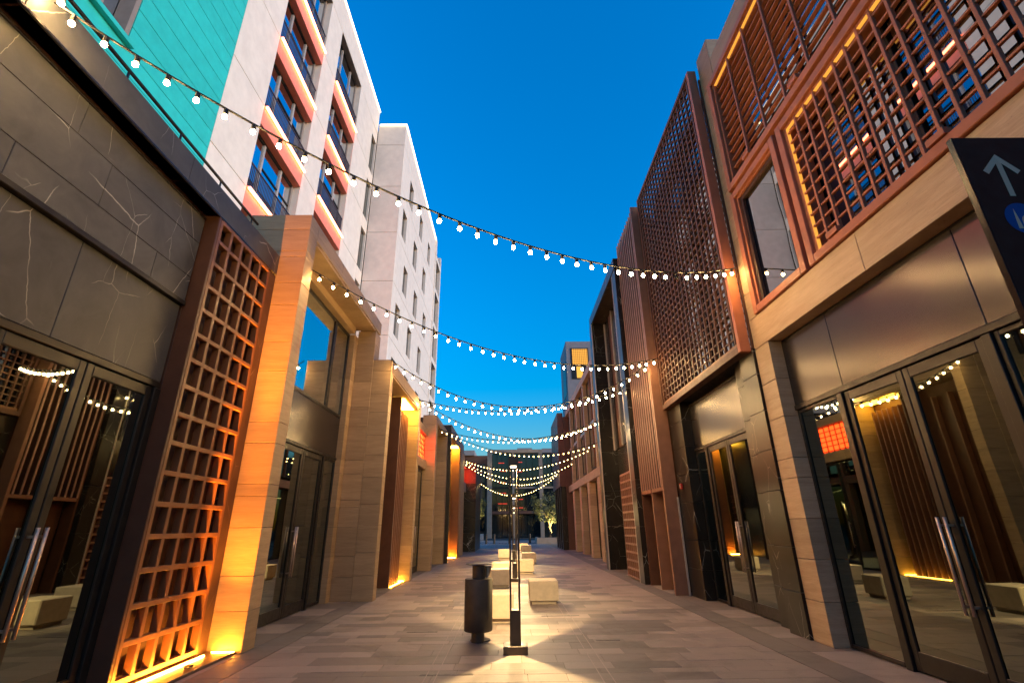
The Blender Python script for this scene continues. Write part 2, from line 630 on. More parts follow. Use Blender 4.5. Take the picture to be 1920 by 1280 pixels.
# recessed stone above the doors, one panel at a time
for (z0, z1, st) in ((4.50, 4.86, 0.0), (4.86, 5.40, 0.5), (5.40, 5.80, 0.25)):
    ys = cuts(-4.0, 5.93, 1.85, st)
    for a, c in zip(ys, ys[1:]):
        box('stone_panel', XR - 0.10, XR, a + 0.003, c - 0.003, z0 + 0.003, z1 - 0.003, 'grey_stone', A, 0.004)
box('ledge', XR - 0.12, XR + 0.015, -4, 5.93, 5.80, 5.83, 'bronze_panel', A)
box('ledge', XR - 0.12, XR + 0.02, -4, 5.93, 4.43, 4.497, 'dark_frame', A)
for a, c in ((-4, 0.2), (0.2, 2.95), (2.95, 4.35), (4.35, 5.93)):
    box('header_panel', XR - 0.11, XR - 0.045, a + 0.003, c - 0.003, 3.36, 4.425, 'grey_stone', A, 0.004)
box('soffit', -4.52, -4.21, -4, 5.98, 5.90, 5.94, 'bronze', A)
# fascia slab that carries the terrace
for a, c in zip((-4, -1.6, 0.6, 2.9, 5.2), (-1.6, 0.6, 2.9, 5.2, 7.775)):
    box('fascia_panel', -4.42, -4.20, a + 0.003, c - 0.003, 5.90, 6.30, 'grey_stone', A, 0.005)
box('edge_trim', -4.215, -4.185, -4, 7.56, 5.872, 5.898, 'bronze_panel', A, 0.003)
box('roof', -8.8, -4.43, -4, 7.77, 6.02, 6.27, 'interior', A)
rail = box('handrail', -4.52, -4.48, -4, 7.4, 6.715, 6.755, 'dark_frame', A, 0.01)
for k in range(12):
    box('baluster', -4.51, -4.49, -3.6 + k * 0.98, -3.58 + k * 0.98, 6.27, 6.715, 'dark_frame', rail, 0)
# glazed doors
XD = -4.44
box('door_frame', XD - 0.07, XD + 0.02, -4, 5.93, 3.28, 3.355, 'dark_frame', A)
door_leaf(A, XD, 4.86, 5.84, 0.02, 3.27, 1, 5.84)
door_leaf(A, XD, 3.88, 4.855, 0.02, 3.27, 1, 3.88)
box('door_frame', XD - 0.07, XD + 0.03, 5.845, 5.955, 0, 3.27, 'dark_frame', A)
box('door_frame', XD - 0.07, XD + 0.03, 3.79, 3.87, 0, 3.27, 'dark_frame', A)
fixed_pane(A, XD, 2.5, 3.78, 0.02, 3.27, 1)
fixed_pane(A, XD, 1.1, 2.49, 0.02, 3.27, 1)
fixed_pane(A, XD, -1.0, 1.09, 0.02, 3.27, 1)
fixed_pane(A, XD, -4.0, -1.01, 0.02, 3.27, 1)
# lattice screen: frame, uprights and rails, with a rusty back plate
GX, GY0, GY1, GZ1 = -4.19, 6.00, 7.53, 5.86
box('lattice_side', -4.42, GX - 0.002, 5.955, 6.0, 0.0, 5.895, 'bronze', A)
box('lattice_back', -4.50, -4.42, 5.955, 7.60, 0.0, 5.895, 'rust_dark', A)
lat = box('lattice_screen', GX - 0.10, GX, GY0 + 0.001, GY0 + 0.06, 0.06, GZ1, 'copper_frame', A, 0.004)
for k in range(1, 6):
    yy = GY0 + 0.05 + (GY1 - GY0 - 0.05) * k / 5
    box('upright', GX - 0.10, GX - 0.003, yy - 0.06, yy, 0.06, GZ1, 'copper_frame', lat, 0.004)
NR = 15
rows_z = [0.06 + 0.362 * k for k in range(NR + 1)] + [GZ1 - 0.048]
for zz in rows_z:
    box('rail', GX - 0.098, GX - 0.001, GY0 + 0.05, GY1 - 0.05, zz, zz + 0.058, 'copper_frame', lat, 0.004)
box('stone_return', -4.50, -4.21, 7.535, 7.775, 0, 5.88, 'brown_stone', A)
box('plinth', -4.50, -3.80, 5.96, 7.775, -0.004, 0.035, 'brown_stone', A, 0.004)
box('light_strip', -4.098, -4.080, 6.02, 7.50, 0.036, 0.048, 'led_orange', A, 0)
pl = box('uplight', -4.10, -3.80, 7.70, 7.715, 0.036, 0.042, 'led_orange', A, 0)
for (tz, en, sz) in ((2.0, 130, 54), (7.0, 1900, 18), (4.8, 380, 26)):
    sp = bpy.data.lights.new('uplight', 'SPOT')
    sp.energy = en
    sp.color = (1.0, 0.31, 0.02)
    sp.spot_size = R(sz)
    sp.spot_blend = 1.0
    sp.shadow_soft_size = 0.03
    s_ = bpy.data.objects.new('uplight', sp)
    s_.parent = A
    s_.location = Vector((-3.95, 6.95, 0.075)) - WP[A.name]
    s_.rotation_euler = (Vector((-3.90, 7.78, tz)) - Vector((-3.95, 6.95, 0.075))).to_track_quat('-Z', 'Y').to_euler()
    COL.objects.link(s_)
box('uplight_housing', -3.99, -3.91, 6.91, 6.99, 0.036, 0.06, 'dark_frame', A)

# ------------------------------------------------------------------ left: travertine portal with the tall window
P1 = thing('portal_building', 'travertine portal with a tall window over glass doors, near pillar lit orange', 'building', (-4.6, 10.3, 0))
box('wall', -8.6, -4.50, 7.79, 12.62, 0, 7.0, 'interior', P1)
cz = [0, 0.52, 0.97, 1.63, 2.08, 2.26, 2.89, 3.23, 4.09, 4.62, 5.32, 5.76, 6.42, 6.89, 7.22]
clad_y(P1, 7.78, 0.36, -4.98, -3.73, [6.30, 6.42, 6.89, 7.22], 'travertine')
clad_y(P1, 7.78, 0.36, -4.48, -3.73, cz[:12] + [6.30], 'travertine')
clad_x(P1, -3.73, -0.62, 8.145, 12.66, [6.86, 7.22], 'travertine', 1.5)
box('soffit', -4.48, -3.75, 8.146, 12.64, 6.80, 6.857, 'travertine', P1)
box('reveal', -4.46, -4.22, 8.146, 12.40, 6.60, 6.797, 'travertine', P1)
clad_y(P1, 12.66, 0.5, -4.22, -3.73, cz[:13] + [6.80], 'travertine')
clad_y(P1, 12.66, 0.5, -4.22, -3.731, [6.862, 7.22], 'travertine')
clad_y(P1, 12.40, 0.75, -4.48, -4.225, cz[:12] + [6.60], 'travertine')
box('roof', -8.6, -4.40, 7.80, 12.66, 7.02, 7.20, 'interior', P1)
XG = -4.36
fixed_pane(P1, XG, 8.15, 11.35, 4.26, 6.58, 1, 'window_glass', 0.07, 'window')
fixed_pane(P1, XG, 11.352, 12.39, 4.26, 6.58, 1, 'window_glass', 0.07, 'window')
box('header_panel', XG - 0.05, XG - 0.005, 8.15, 12.39, 3.26, 4.25, 'bronze_panel', P1)
box('door_frame', XG - 0.06, XG + 0.02, 8.15, 12.39, 3.19, 3.255, 'dark_frame', P1)
door_leaf(P1, XG, 10.43, 11.50, 0.02, 3.18, 1, 11.50)
door_leaf(P1, XG, 9.34, 10.425, 0.02, 3.18, 1, 9.34)
box('door_frame', XG - 0.06, XG + 0.03, 11.505, 11.60, 0, 3.185, 'dark_frame', P1)
fixed_pane(P1, XG, 11.605, 12.39, 0.02, 3.185, 1)
fixed_pane(P1, XG, 8.15, 9.335, 0.02, 3.185, 1)

# ------------------------------------------------------------------ left: portal with bronze fins
P2 = thing('fin_portal', 'travertine portal framing bronze vertical fins with amber glow on its far pier', 'building', (-3.9, 14.9, 0))
X2 = -3.22
c2 = courses(0, 5.95, (0.55, 0.5, 0.62, 0.48, 0.66))
clad_y(P2, 12.67, 0.30, -3.725, X2, c2, 'travertine')
clad_x(P2, X2, -0.75, 12.975, 17.42, [5.60, 5.95], 'travertine', 1.5)
clad_y(P2, 17.12, 0.36, -3.95, X2 - 0.001, c2[:-1] + [5.597], 'travertine')
box('soffit', -4.3, X2 - 0.02, 12.98, 17.40, 5.55, 5.597, 'travertine', P2)
box('wall', -8.6, -4.03, 13.2, 17.5, 0, 5.90, 'interior', P2)
box('back_panel', -4.02, -3.98, 12.975, 17.11, 0, 5.54, 'bronze', P2)
box('pier', -3.98, -3.45, 15.2, 15.26, 0.02, 5.54, 'bronze', P2)
for k in range(7):
    yy = 15.26 + k * 0.235
    box('fin', -3.90, -3.50 - 0.0 * k, yy, yy + 0.045, 0.02, 5.2, 'rust_fin', P2, 0.004)
for yy in (13.3, 13.9, 14.5):
    box('fin', -3.97, -3.80, yy, yy + 0.05, 0.02, 5.2, 'rust_fin', P2, 0.004)
box('light_strip', -3.85, -3.40, 17.04, 17.07, 0.01, 0.025, 'led_amber', P2, 0)
box('light_strip', -3.85, -3.40, 15.4, 17.05, 5.53, 5.545, 'led_soft', P2, 0)
box('light_strip', -3.46, -3.44, 15.4, 16.9, 0.01, 0.02, 'led_amber', P2, 0)

# ------------------------------------------------------------------ left: low shop with the red lattice light box
P3 = thing('low_shop', 'low travertine shop bay with red backlit lattice over its door, past the amber pier', 'shop building', (-4.2, 19.2, 0))
box('wall', -8.6, -3.72, 17.5, 20.85, 0, 5.6, 'interior', P3)
clad_x(P3, -3.5, -0.2, 17.5, 20.85, [3.85, 4.22], 'travertine', 1.1)
clad_x(P3, -3.5, -0.2, 17.5, 20.85, [5.25, 5.55], 'travertine', 1.1)
clad_x(P3, -3.5, -0.2, 17.5, 18.1, courses(0, 3.85), 'travertine', 1.1)
fixed_pane(P3, -3.62, 18.1, 19.4, 0.02, 3.83, 1)
door_leaf(P3, -3.62, 19.42, 20.7, 0.02, 3.83, 1, 20.7)
lb = box('light_box', -3.66, -3.62, 17.9, 20.75, 4.25, 5.22, 'red_light', P3, 0)
for k in range(9):
    box('lattice_bar', -3.60, -3.57, 17.9 + k * 0.35, 17.93 + k * 0.35, 4.23, 5.24, 'bronze', lb, 0)
for k in range(6):
    box('lattice_bar', -3.62, -3.585, 17.88, 20.78, 4.25 + k * 0.19, 4.275 + k * 0.19, 'bronze', lb, 0)

# ------------------------------------------------------------------ left: third portal
P4 = thing('red_portal', 'travertine portal whose near pillar is washed red at the top', 'building', (-3.7, 22.9, 0))
X4 = -3.15
c4 = courses(0, 6.2, (0.5, 0.62, 0.55, 0.66))
clad_y(P4, 20.9, 0.4, -3.74, X4, c4, 'travertine')
clad_x(P4, X4, -0.6, 21.305, 25.0, [5.92, 6.2], 'travertine', 1.3)
clad_y(P4, 24.6, 0.4, -3.75, X4 - 0.001, c4[:-1] + [5.915], 'travertine')
box('wall', -8.6, -3.76, 20.9, 25.0, 0, 6.1, 'interior', P4)
box('soffit', -3.75, X4 - 0.02, 21.31, 24.98, 5.88, 5.917, 'travertine', P4)
fixed_pane(P4, -3.70, 21.31, 24.59, 0.02, 5.87, 1)

# ------------------------------------------------------------------ left: bronze bay with orange jamb
P5 = thing('bronze_bay', 'dark bay with a bronze jamb glowing orange above a floor light', 'building', (-3.5, 29.3, 0))
box('wall', -8.6, -3.78, 25.02, 34.9, 0, 6.2, 'interior', P5)
box('post', -3.45, -2.98, 25.03, 25.12, 0, 6.55, 'dark_frame', P5)
box('beam', -3.75, -2.97, 25.13, 32.2, 6.05, 6.6, 'end_stone', P5)
box('jamb', -3.42, -2.95, 29.45, 29.75, 0, 6.045, 'copper_frame', P5)
box('pier', -3.60, -2.90, 29.76, 32.2, 0, 6.045, 'travertine', P5)
box('back_panel', -3.77, -3.72, 25.13, 29.44, 0, 6.04, 'black_marble', P5)
for k in range(11):
    box('lattice_bar', -3.70, -3.55, 28.2, 29.3, 0.05 + 0.3 * k, 0.09 + 0.3 * k, 'copper_frame', P5, 0)
for k in range(3):
    box('lattice_bar', -3.70, -3.57, 28.3 + 0.42 * k, 28.35 + 0.42 * k, 0.02, 3.15, 'copper_frame', P5, 0)
box('light_strip', -3.52, -3.05, 29.2, 29.25, 0.01, 0.03, 'led_orange', P5, 0)
box('light_strip', -3.52, -3.05, 28.6, 29.40, 6.02, 6.035, 'led_amber', P5, 0)
P6 = thing('dark_pier_building', 'dark stone end pier with red light box, last on the left before the plaza', 'building', (-3.1, 37.5, 0))
box('wall', -8.6, -3.5, 34.92, 42, 0, 5.9, 'interior', P6)
lb = box('light_box', -3.30, -3.24, 33.2, 35.9, 4.55, 5.5, 'red_light', P6, 0)
for k in range(7):
    box('lattice_bar', -3.23, -3.20, 33.2 + k * 0.45, 33.23 + k * 0.45, 4.5, 5.55, 'bronze', lb, 0)
box('lintel', -3.48, -3.10, 32.25, 35.98, 3.9, 4.5, 'end_stone', P6)
box('lintel', -3.48, -3.10, 32.25, 35.98, 5.55, 5.85, 'end_stone', P6)
fixed_pane(P6, -3.3, 32.3, 35.9, 0.02, 3.88, 1)
for z0, z1 in zip(courses(0, 6.0, (1.2, 1.0, 1.1)), courses(0, 6.0, (1.2, 1.0, 1.1))[1:]):
    box('stone_panel', -3.46, -2.40, 36.0, 41.9, z0 + 0.004, z1 - 0.004, 'black_marble' if z1 < 5.0 else 'brown_stone', P6)

# ------------------------------------------------------------------ white hotel with lit balconies
H = thing('white_hotel', 'white rendered block with coral lit balcony bands and a teal clad wing', 'hotel', (-13, 18, 0))
HX, FL, Z0 = -9.0, 3.65, 12.66
floors = [Z0 + FL * k for k in range(-2, 5)]
box('wall', -20, HX - 0.72, 3.0, 26.35, 0, 28.9, 'interior', H)
strips = [(11.55, 13.70), (17.27, 18.87), (22.42, 25.30), (26.28, 26.36)]
ztops = floors + [29.25]
for a, c in strips:
    for z0, z1 in zip(ztops, ztops[1:]):
        box('wall_panel', HX - 0.70, HX, a + 0.008, c - 0.008, z0 + 0.01, z1 - 0.01, 'white_render', H, 0.01)
for a, c in ((11.55, 18.86), (18.86, 26.36)):
    box('parapet_panel', HX - 0.70, HX + 0.002, a + 0.008, c - 0.008, 27.30, 29.25, 'white_render', H, 0.01)
for c0, c1 in ((13.70, 17.27), (18.87, 22.42)):
    for k, z in enumerate(floors[:-1]):
        if z < 8:
            continue
        zt = min(floors[k + 1] - 0.80, 26.5) if floors[k + 1] < 27 else 27.28
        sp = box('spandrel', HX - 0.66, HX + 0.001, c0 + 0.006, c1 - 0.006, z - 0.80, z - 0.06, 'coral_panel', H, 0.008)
        box('light_strip', HX + 0.05, HX + 0.12, c0 + 0.02, c1 - 0.02, z - 0.055, z + 0.02, 'led_coral', sp, 0)
        box('sill', HX - 0.6, HX + 0.125, c0 + 0.01, c1 - 0.01, z + 0.021, z + 0.05, 'white_render', sp, 0)
        # recessed window: frame and three lights
        wx = HX - 0.30
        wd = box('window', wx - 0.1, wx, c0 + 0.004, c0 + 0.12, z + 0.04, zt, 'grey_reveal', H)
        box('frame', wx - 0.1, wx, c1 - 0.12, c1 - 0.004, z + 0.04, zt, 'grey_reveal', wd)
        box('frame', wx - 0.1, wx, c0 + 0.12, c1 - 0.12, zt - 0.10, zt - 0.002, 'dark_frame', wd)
        m1, m2 = c0 + 1.05, c0 + 2.45
        for mm in (m1, m2):
            box('mullion', wx - 0.08, wx + 0.01, mm - 0.05, mm + 0.05, z + 0.04, zt - 0.10, 'light_trim', wd)
        for a, c in ((c0 + 0.12, m1 - 0.05), (m1 + 0.05, m2 - 0.05), (m2 + 0.05, c1 - 0.12)):
            box('glass_pane', wx - 0.06, wx - 0.05, a, c, z + 0.04, zt - 0.10, 'hotel_glass', wd, 0)
        box('transom', wx - 0.05, wx - 0.01, m1 + 0.05, c1 - 0.12, z + 1.75, z + 1.80, 'dark_frame', wd, 0)
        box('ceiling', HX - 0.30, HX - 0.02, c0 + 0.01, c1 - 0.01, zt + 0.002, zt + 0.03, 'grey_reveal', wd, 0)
        rl = box('railing', HX - 0.10, HX - 0.05, c0 + 0.01, c1 - 0.01, z + 1.12, z + 1.17, 'rail_purple', H)
        many('balusters', [(HX - 0.09, HX - 0.06, c0 + 0.05 + i * 0.098, c0 + 0.068 + i * 0.098, z + 0.06, z + 1.12) for i in range(36)], 'rail_purple', rl)
# slim windows by the far end
for k, z in enumerate(floors[:-1]):
    if z < 8:
        continue
    zt = floors[k + 1]
    box('wall_panel', HX - 0.70, HX - 0.001, 25.308, 26.272, z + 2.75, zt - 0.01, 'white_render', H, 0.008)
    wd = box('window', HX - 0.22, HX - 0.14, 25.31, 26.27, z, z + 2.74, 'dark_frame', H)
    for j in range(2):
        box('glass_pane', HX - 0.138, HX - 0.130, 25.38 + j * 0.44, 25.74 + j * 0.44, z + 0.1, z + 2.6, 'door_glass', wd, 0)
box('light_strip', HX - 0.10, HX + 0.06, 11.6, 26.36, 29.26, 29.34, 'led_white', H, 0)
# teal wing
for z0, z1 in zip([8.0 + 0.62 * k for k in range(40)], [8.0 + 0.62 * (k + 1) for k in range(40)]):
    if z1 < 12.30 or z0 < 12.30:
        box('teal_panel', HX - 0.70, HX - 0.002, 3.0, 11.54, z0 + 0.008, z1 - 0.008, 'teal_panel', H, 0.005)
    else:
        box('teal_panel', HX - 0.70, HX - 0.002, 8.21, 11.54, z0 + 0.008, z1 - 0.008, 'teal_panel', H, 0.005)
box('sill', HX - 0.6, HX + 0.14, 3.0, 8.3, 12.33, 12.46, 'teal_panel', H)
wd = box('window', HX - 0.55, HX - 0.45, 3.0, 8.20, 12.47, 24, 'hotel_glass', H, 0)
box('jamb', HX - 0.44, HX - 0.02, 8.08, 8.20, 12.48, 24, 'grey_reveal', wd)
box('mullion', HX - 0.44, HX - 0.30, 7.50, 7.66, 12.48, 24, 'grey_reveal', wd)

# ------------------------------------------------------------------ second white block
H2 = thing('white_tower_block', 'white block with staggered slit windows and a glowing roof edge, farther down the left', 'building', (-9, 34, 0))
BX, BY0, BY1, BZ = -7.05, 26.42, 41.0, 28.15
jz = [1.5, 5.1, 8.6, 12.2, 15.8, 19.3, 22.9, 26.4, BZ]
box('wall', -14, BX - 0.36, 26.75, 44.8, 0, BZ - 0.2, 'interior', H2)
for z0, z1 in zip(jz, jz[1:]):
    box('wall_panel', -8.98, BX - 0.001, BY0, BY0 + 0.3, z0 + 0.012, z1 - 0.012, 'white_render', H2, 0.01)
WT = {7: [(28.9, 30.2), (33.05, 34.3)], 6: [(27.5, 28.8), (31.4, 32.8)], 5: [(28.9, 30.2), (32.6, 34.0)], 4: [(27.5, 28.8), (31.3, 32.7)], 3: [(28.9, 30.2), (32.6, 34.0)]}
for k, (z0, z1) in enumerate(zip(jz, jz[1:])):
    ws = WT.get(k, WT[3] if k % 2 else WT[4]) if k < 7 else []
    if k == 6:
        ws = WT[7]
    elif k == 5:
        ws = WT[6]
    elif k == 4:
        ws = WT[5]
    elif k == 3:
        ws = WT[4]
    ws = ws + [(a + 4.0, b_ + 4.0) for a, b_ in ws[1:]]
    yy = BY0 + 0.31
    for a, c in ws:
        box('wall_panel', BX - 0.34, BX, yy, a, z0 + 0.012, z1 - 0.012, 'white_render', H2, 0.008)
        wz0, wz1 = z0 + 0.55, z1 - 0.95
        box('wall_panel', BX - 0.34, BX - 0.001, a + 0.002, c - 0.002, z0 + 0.012, wz0, 'white_render', H2, 0.006)
        box('wall_panel', BX - 0.34, BX - 0.001, a + 0.002, c - 0.002, wz1, z1 - 0.012, 'white_render', H2, 0.006)
        wd = box('window', BX - 0.26, BX - 0.20, a + 0.004, c - 0.004, wz0 + 0.004, wz1 - 0.004, 'dark_frame', H2)
        mid = (a + c) / 2
        for (p, q) in ((a + 0.08, mid - 0.04), (mid + 0.04, c - 0.08)):
            box('glass_pane', BX - 0.198, BX - 0.19, p, q, wz0 + 0.1, wz1 - 0.1, 'far_glass', wd, 0)
        yy = c
    box('wall_panel', BX - 0.34, BX, yy, BY1, z0 + 0.012, z1 - 0.012, 'white_render', H2, 0.008)
box('light_strip', -8.9, BX + 0.06, BY0 - 0.08, BY0 + 0.02, BZ - 0.04, BZ + 0.05, 'led_white', H2, 0)
box('light_strip', BX - 0.04, BX + 0.07, BY0 + 0.03, BY1, BZ - 0.04, BZ + 0.05, 'led_white', H2, 0)
box('fin_wall', BX - 0.34, BX + 0.10, BY1 + 0.01, BY1 + 0.4, 1.5, BZ + 0.02, 'white_render', H2)
for k in range(8):
    box('loggia_slab', BX - 0.34, BX + 0.02, BY1 + 0.42, 44.8, jz[k] + 0.02, jz[k] + 0.5, 'white_render', H2)
    box('glass_pane', BX - 0.32, BX - 0.28, BY1 + 0.42, 44.4, jz[k] + 0.5, jz[min(k + 1, 8)] - 0.02, 'far_glass', H2, 0)
box('fin_wall', BX - 0.34, BX + 0.03, 44.45, 44.82, 1.5, BZ, 'white_render', H2)

# ------------------------------------------------------------------ right: golden travertine house with screens
B = thing('screen_house', 'golden travertine house with copper framed grille windows above glass doors, nearest on the right', 'building', (8, 3, 0))
X1 = 4.40
box('wall', 4.80, 12, -4, 8.05, 0, 11.0, 'interior', B)
cR = [0, 0.55, 1.10, 1.66, 2.25, 2.55, 3.20, 3.82, 4.48]
clad_x(B, X1, 0.34, 7.60, 8.065, cR, 'travertine_gold', 1.5)
clad_x(B, X1, 0.34, -4, 8.065, [4.48, 5.03], 'travertine_gold', 2.3)
clad_x(B, X1, 0.34, 7.785, 8.065, [5.03, 5.55, 6.1, 6.7, 7.2, 7.8, 8.4, 8.95, 9.5, 10.45], 'travertine_gold', 1.5)
clad_x(B, X1, 0.34, -4, 7.50, [10.45, 10.95], 'travertine_gold', 2.3)
box('pier_cap', X1 - 0.003, X1 + 0.34, 7.505, 8.066, 10.452, 11.55, 'travertine', B)
for (z0, z1, y0, y1) in ((5.035, 7.60, 6.085, 6.165), (7.57, 7.655, -4, 7.78)):
    box('gap_backing', X1 + 0.10, X1 + 0.33, y0, y1, z0, z1, 'black_gap', B, 0)


def frame(parent, name, y0, y1, z0, z1, xf=4.355, xb=4.72, wd=0.13, mat='copper_bright'):
    f = box(name, xf, xb, y1 - wd, y1, z0, z1, mat, parent, 0.008)
    box('frame_member', xf, xb, y0, y0 + wd, z0, z1, mat, f, 0.008)
    box('frame_member', xf, xb, y0 + wd, y1 - wd, z0, z0 + wd, mat, f, 0.008)
    box('frame_member', xf, xb, y0 + wd, y1 - wd, z1 - wd, z1, mat, f, 0.008)
    # inner step
    box('frame_member', xf + 0.05, xb, y1 - wd - 0.06, y1 - wd - 0.001, z0 + wd, z1 - wd, mat, f, 0.005)
    box('frame_member', xf + 0.05, xb, y0 + wd, y1 - wd - 0.06, z1 - wd - 0.05, z1 - wd - 0.001, mat, f, 0.005)
    return f


f1 = frame(B, 'window_frame', 6.17, 7.775, 5.04, 7.56)
box('glass_pane', 4.50, 4.51, 6.30, 7.645, 5.17, 7.43, 'screen_glass', f1, 0)
box('inner_frame', 4.44, 4.498, 7.50, 7.58, 5.17, 7.38, 'rust_dark', f1, 0.004)
box('inner_frame', 4.44, 4.498, 6.30, 7.50, 7.30, 7.38, 'rust_dark', f1, 0.004)
f2 = frame(B, 'grille_frame', -4, 6.08, 5.04, 7.565)
f3 = frame(B, 'grille_frame', -4, 7.775, 7.66, 10.44)
for k in range(28):
    yy = 5.64 - k * 0.2315
    if yy < -1.5:
        break
    box('grille_bar', 4.40, 4.45, yy - 0.020, yy + 0.020, 5.17, 7.435, 'copper_bright', f2, 0.004)
for k in range(12):
    zz = 5.20 + 0.19 * k
    if zz < 7.38:
        box('grille_rail', 4.415, 4.452, -3.87, 5.89, zz - 0.014, zz + 0.014, 'copper_bright', f2, 0.003)
for k in range(14):
    yy = 6.95 - k * 0.62
    if yy < -2:
        break
    box('grille_bar', 4.40, 4.445, yy - 0.02, yy + 0.02, 7.79, 10.30, 'copper_bright', f3, 0.004)
for k in range(13):
    zz = 7.90 + 0.192 * k
    box('louvre', 4.447, 4.52, -3.87, 7.58, zz - 0.012, zz + 0.012, 'copper_bright', f3, 0.003)
for yy, zz in ((3.82, 5.20), (5.50, 5.20), (6.97, 7.83), (5.42, 7.83)):
    box('bracket', 4.33, 4.44, yy - 0.13, yy + 0.09, zz - 0.02, zz + 0.06, 'copper_bright', B, 0.004)
for (ya, yb) in ((4.2, 5.86), (2.0, 4.15), (-0.4, 1.95), (-3.8, -0.45)):
    wd = box('window', 4.71, 4.78, ya, ya + 0.07, 5.18, 7.43, 'dark_frame', B)
    box('glass_pane', 4.735, 4.745, ya + 0.07, yb, 5.18, 7.43, 'screen_glass', wd, 0)
for (ya, yb) in ((5.6, 7.58), (3.6, 5.55), (1.4, 3.55), (-1.2, 1.35), (-3.8, -1.25)):
    wd = box('window', 4.71, 4.78, ya, ya + 0.07, 7.80, 10.28, 'dark_frame', B)
    box('glass_pane', 4.735, 4.745, ya + 0.07, yb, 7.80, 10.28, 'screen_glass', wd, 0)
box('light_strip', 4.409, 4.46, -3.86, 5.884, 7.376, 7.384, 'reveal_glow', f2, 0)  # glowing band stands in for amber light on the top reveal
box('light_strip', 4.409, 4.46, 5.876, 5.884, 5.18, 7.37, 'reveal_glow', f2, 0)  # same painted glow on the side reveal
box('light_strip', 4.409, 4.46, -3.86, 7.575, 10.25, 10.258, 'reveal_glow', f3, 0)  # same painted glow on the upper frame's top reveal
# ground floor glazing
XE = 4.62
for a, c in ((6.40, 7.59), (4.25, 6.395), (2.1, 4.245), (-0.1, 2.095), (-4, -0.105)):
    box('header_panel', XE - 0.012, XE + 0.05, a + 0.003, c - 0.003, 3.36, 4.44, 'bronze_panel', B, 0.003)
box('shadow_gap', XE, XE + 0.06, -4, 7.59, 4.441, 4.475, 'black_gap', B, 0)
box('door_frame', XE - 0.03, XE + 0.06, -4, 7.59, 3.28, 3.355, 'dark_frame', B)
fixed_pane(B, XE, 6.56, 7.585, 0.01, 3.275, -1)
box('door_frame', XE - 0.03, XE + 0.08, 6.45, 6.555, 0, 3.275, 'dark_frame', B)
door_leaf(B, XE, 5.40, 6.445, 0.02, 3.27, -1, 6.445)
door_leaf(B, XE, 4.35, 5.395, 0.02, 3.27, -1, 4.35)
box('door_frame', XE - 0.03, XE + 0.08, 4.245, 4.345, 0, 3.275, 'dark_frame', B)
fixed_pane(B, XE, 2.9, 4.24, 0.01, 3.275, -1)
fixed_pane(B, XE, 1.2, 2.89, 0.01, 3.275, -1)
fixed_pane(B, XE, -4.0, 1.19, 0.01, 3.275, -1)

# ------------------------------------------------------------------ right: black marble shop with hanging screen box
D = thing('marble_shop', 'black marble shop under a tall bronze grid screen box', 'shop building', (8, 10.5, 0))
box('wall', 4.80, 12, 8.08, 13.05, 0, 11.1, 'interior', D)
cM = [0, 0.62, 1.25, 2.1, 2.75, 3.4, 4.05, 4.52]
clad_x(D, 4.36, 0.35, 8.075, 8.62, cM, 'black_marble', 2)
clad_x(D, 4.50, 0.25, 8.62, 9.15, cM, 'black_marble', 2)
clad_x(D, 4.36, 0.35, 12.05, 12.95, cM, 'black_marble', 2)
XF = 4.60
box('header_panel', XF - 0.01, XF + 0.04, 9.16, 12.04, 3.33, 4.36, 'bronze_panel', D, 0.003)
box('header_trim', XF - 0.04, XF - 0.012, 9.16, 12.04, 4.36, 4.40, 'bronze_panel', D, 0.003)
box('door_frame', XF - 0.03, XF + 0.05, 9.16, 12.04, 3.26, 3.325, 'dark_frame', D)
door_leaf(D, XF, 10.25, 11.28, 0.02, 3.255, -1, 11.28)
door_leaf(D, XF, 9.24, 10.245, 0.02, 3.255, -1, 9.24)
box('door_frame', XF - 0.03, XF + 0.06, 9.155, 9.235, 0, 3.255, 'dark_frame', D)
box('door_frame', XF - 0.03, XF + 0.06, 11.285, 11.40, 0, 3.255, 'dark_frame', D)
fixed_pane(D, XF, 11.405, 12.04, 0.01, 3.255, -1)
box('soffit', 4.20, 4.78, 8.13, 12.83, 4.525, 4.56, 'black_gap', D)
SX, SY0, SY1, SZ0, SZ1 = 4.17, 8.11, 12.86, 4.48, 11.32
fs = box('screen_frame', SX, 4.36, SY0, SY0 + 0.10, SZ0, SZ1, 'copper_bright', D, 0.006)
box('frame_member', SX, 4.36, SY1 - 0.10, SY1, SZ0, SZ1, 'bronze', fs, 0.006)
box('frame_member', SX, 4.36, SY0 + 0.10, SY1 - 0.10, SZ0, SZ0 + 0.13, 'bronze', fs, 0.006)
box('frame_member', SX, 4.36, SY0 + 0.10, SY1 - 0.10, SZ1 - 0.10, SZ1, 'bronze', fs, 0.006)
box('frame_member', SX + 0.03, 4.36, SY0 + 0.10, SY1 - 0.10, SZ0 + 0.131, SZ0 + 0.2, 'copper_frame', fs, 0.006)
for k in range(20):
    yy = SY0 + 0.20 + k * 0.2295
    box('screen_bar', SX + 0.02, SX + 0.065, yy - 0.024, yy + 0.024, SZ0 + 0.2, SZ1 - 0.10, 'bronze', fs, 0.003)
for k in range(38):
    zz = SZ0 + 0.32 + k * 0.172
    if zz < SZ1 - 0.15:
        box('screen_rail', SX + 0.03, SX + 0.075, SY0 + 0.10, SY1 - 0.10, zz - 0.015, zz + 0.015, 'bronze', fs, 0.003)
for (ya, yb) in ((8.22, 9.7), (9.72, 11.2), (11.22, 12.8)):
    for (za, zb) in ((4.6, 7.7), (7.75, 11.2)):
        wd = box('window', 4.52, 4.60, ya, ya + 0.08, za, zb, 'dark_frame', D)
        box('glass_pane', 4.555, 4.565, ya + 0.08, yb, za, zb, 'screen_glass', wd, 0)
box('filler_strip', 4.365, 4.79, 8.067, 8.109, 4.53, 11.0, 'bronze', D, 0)
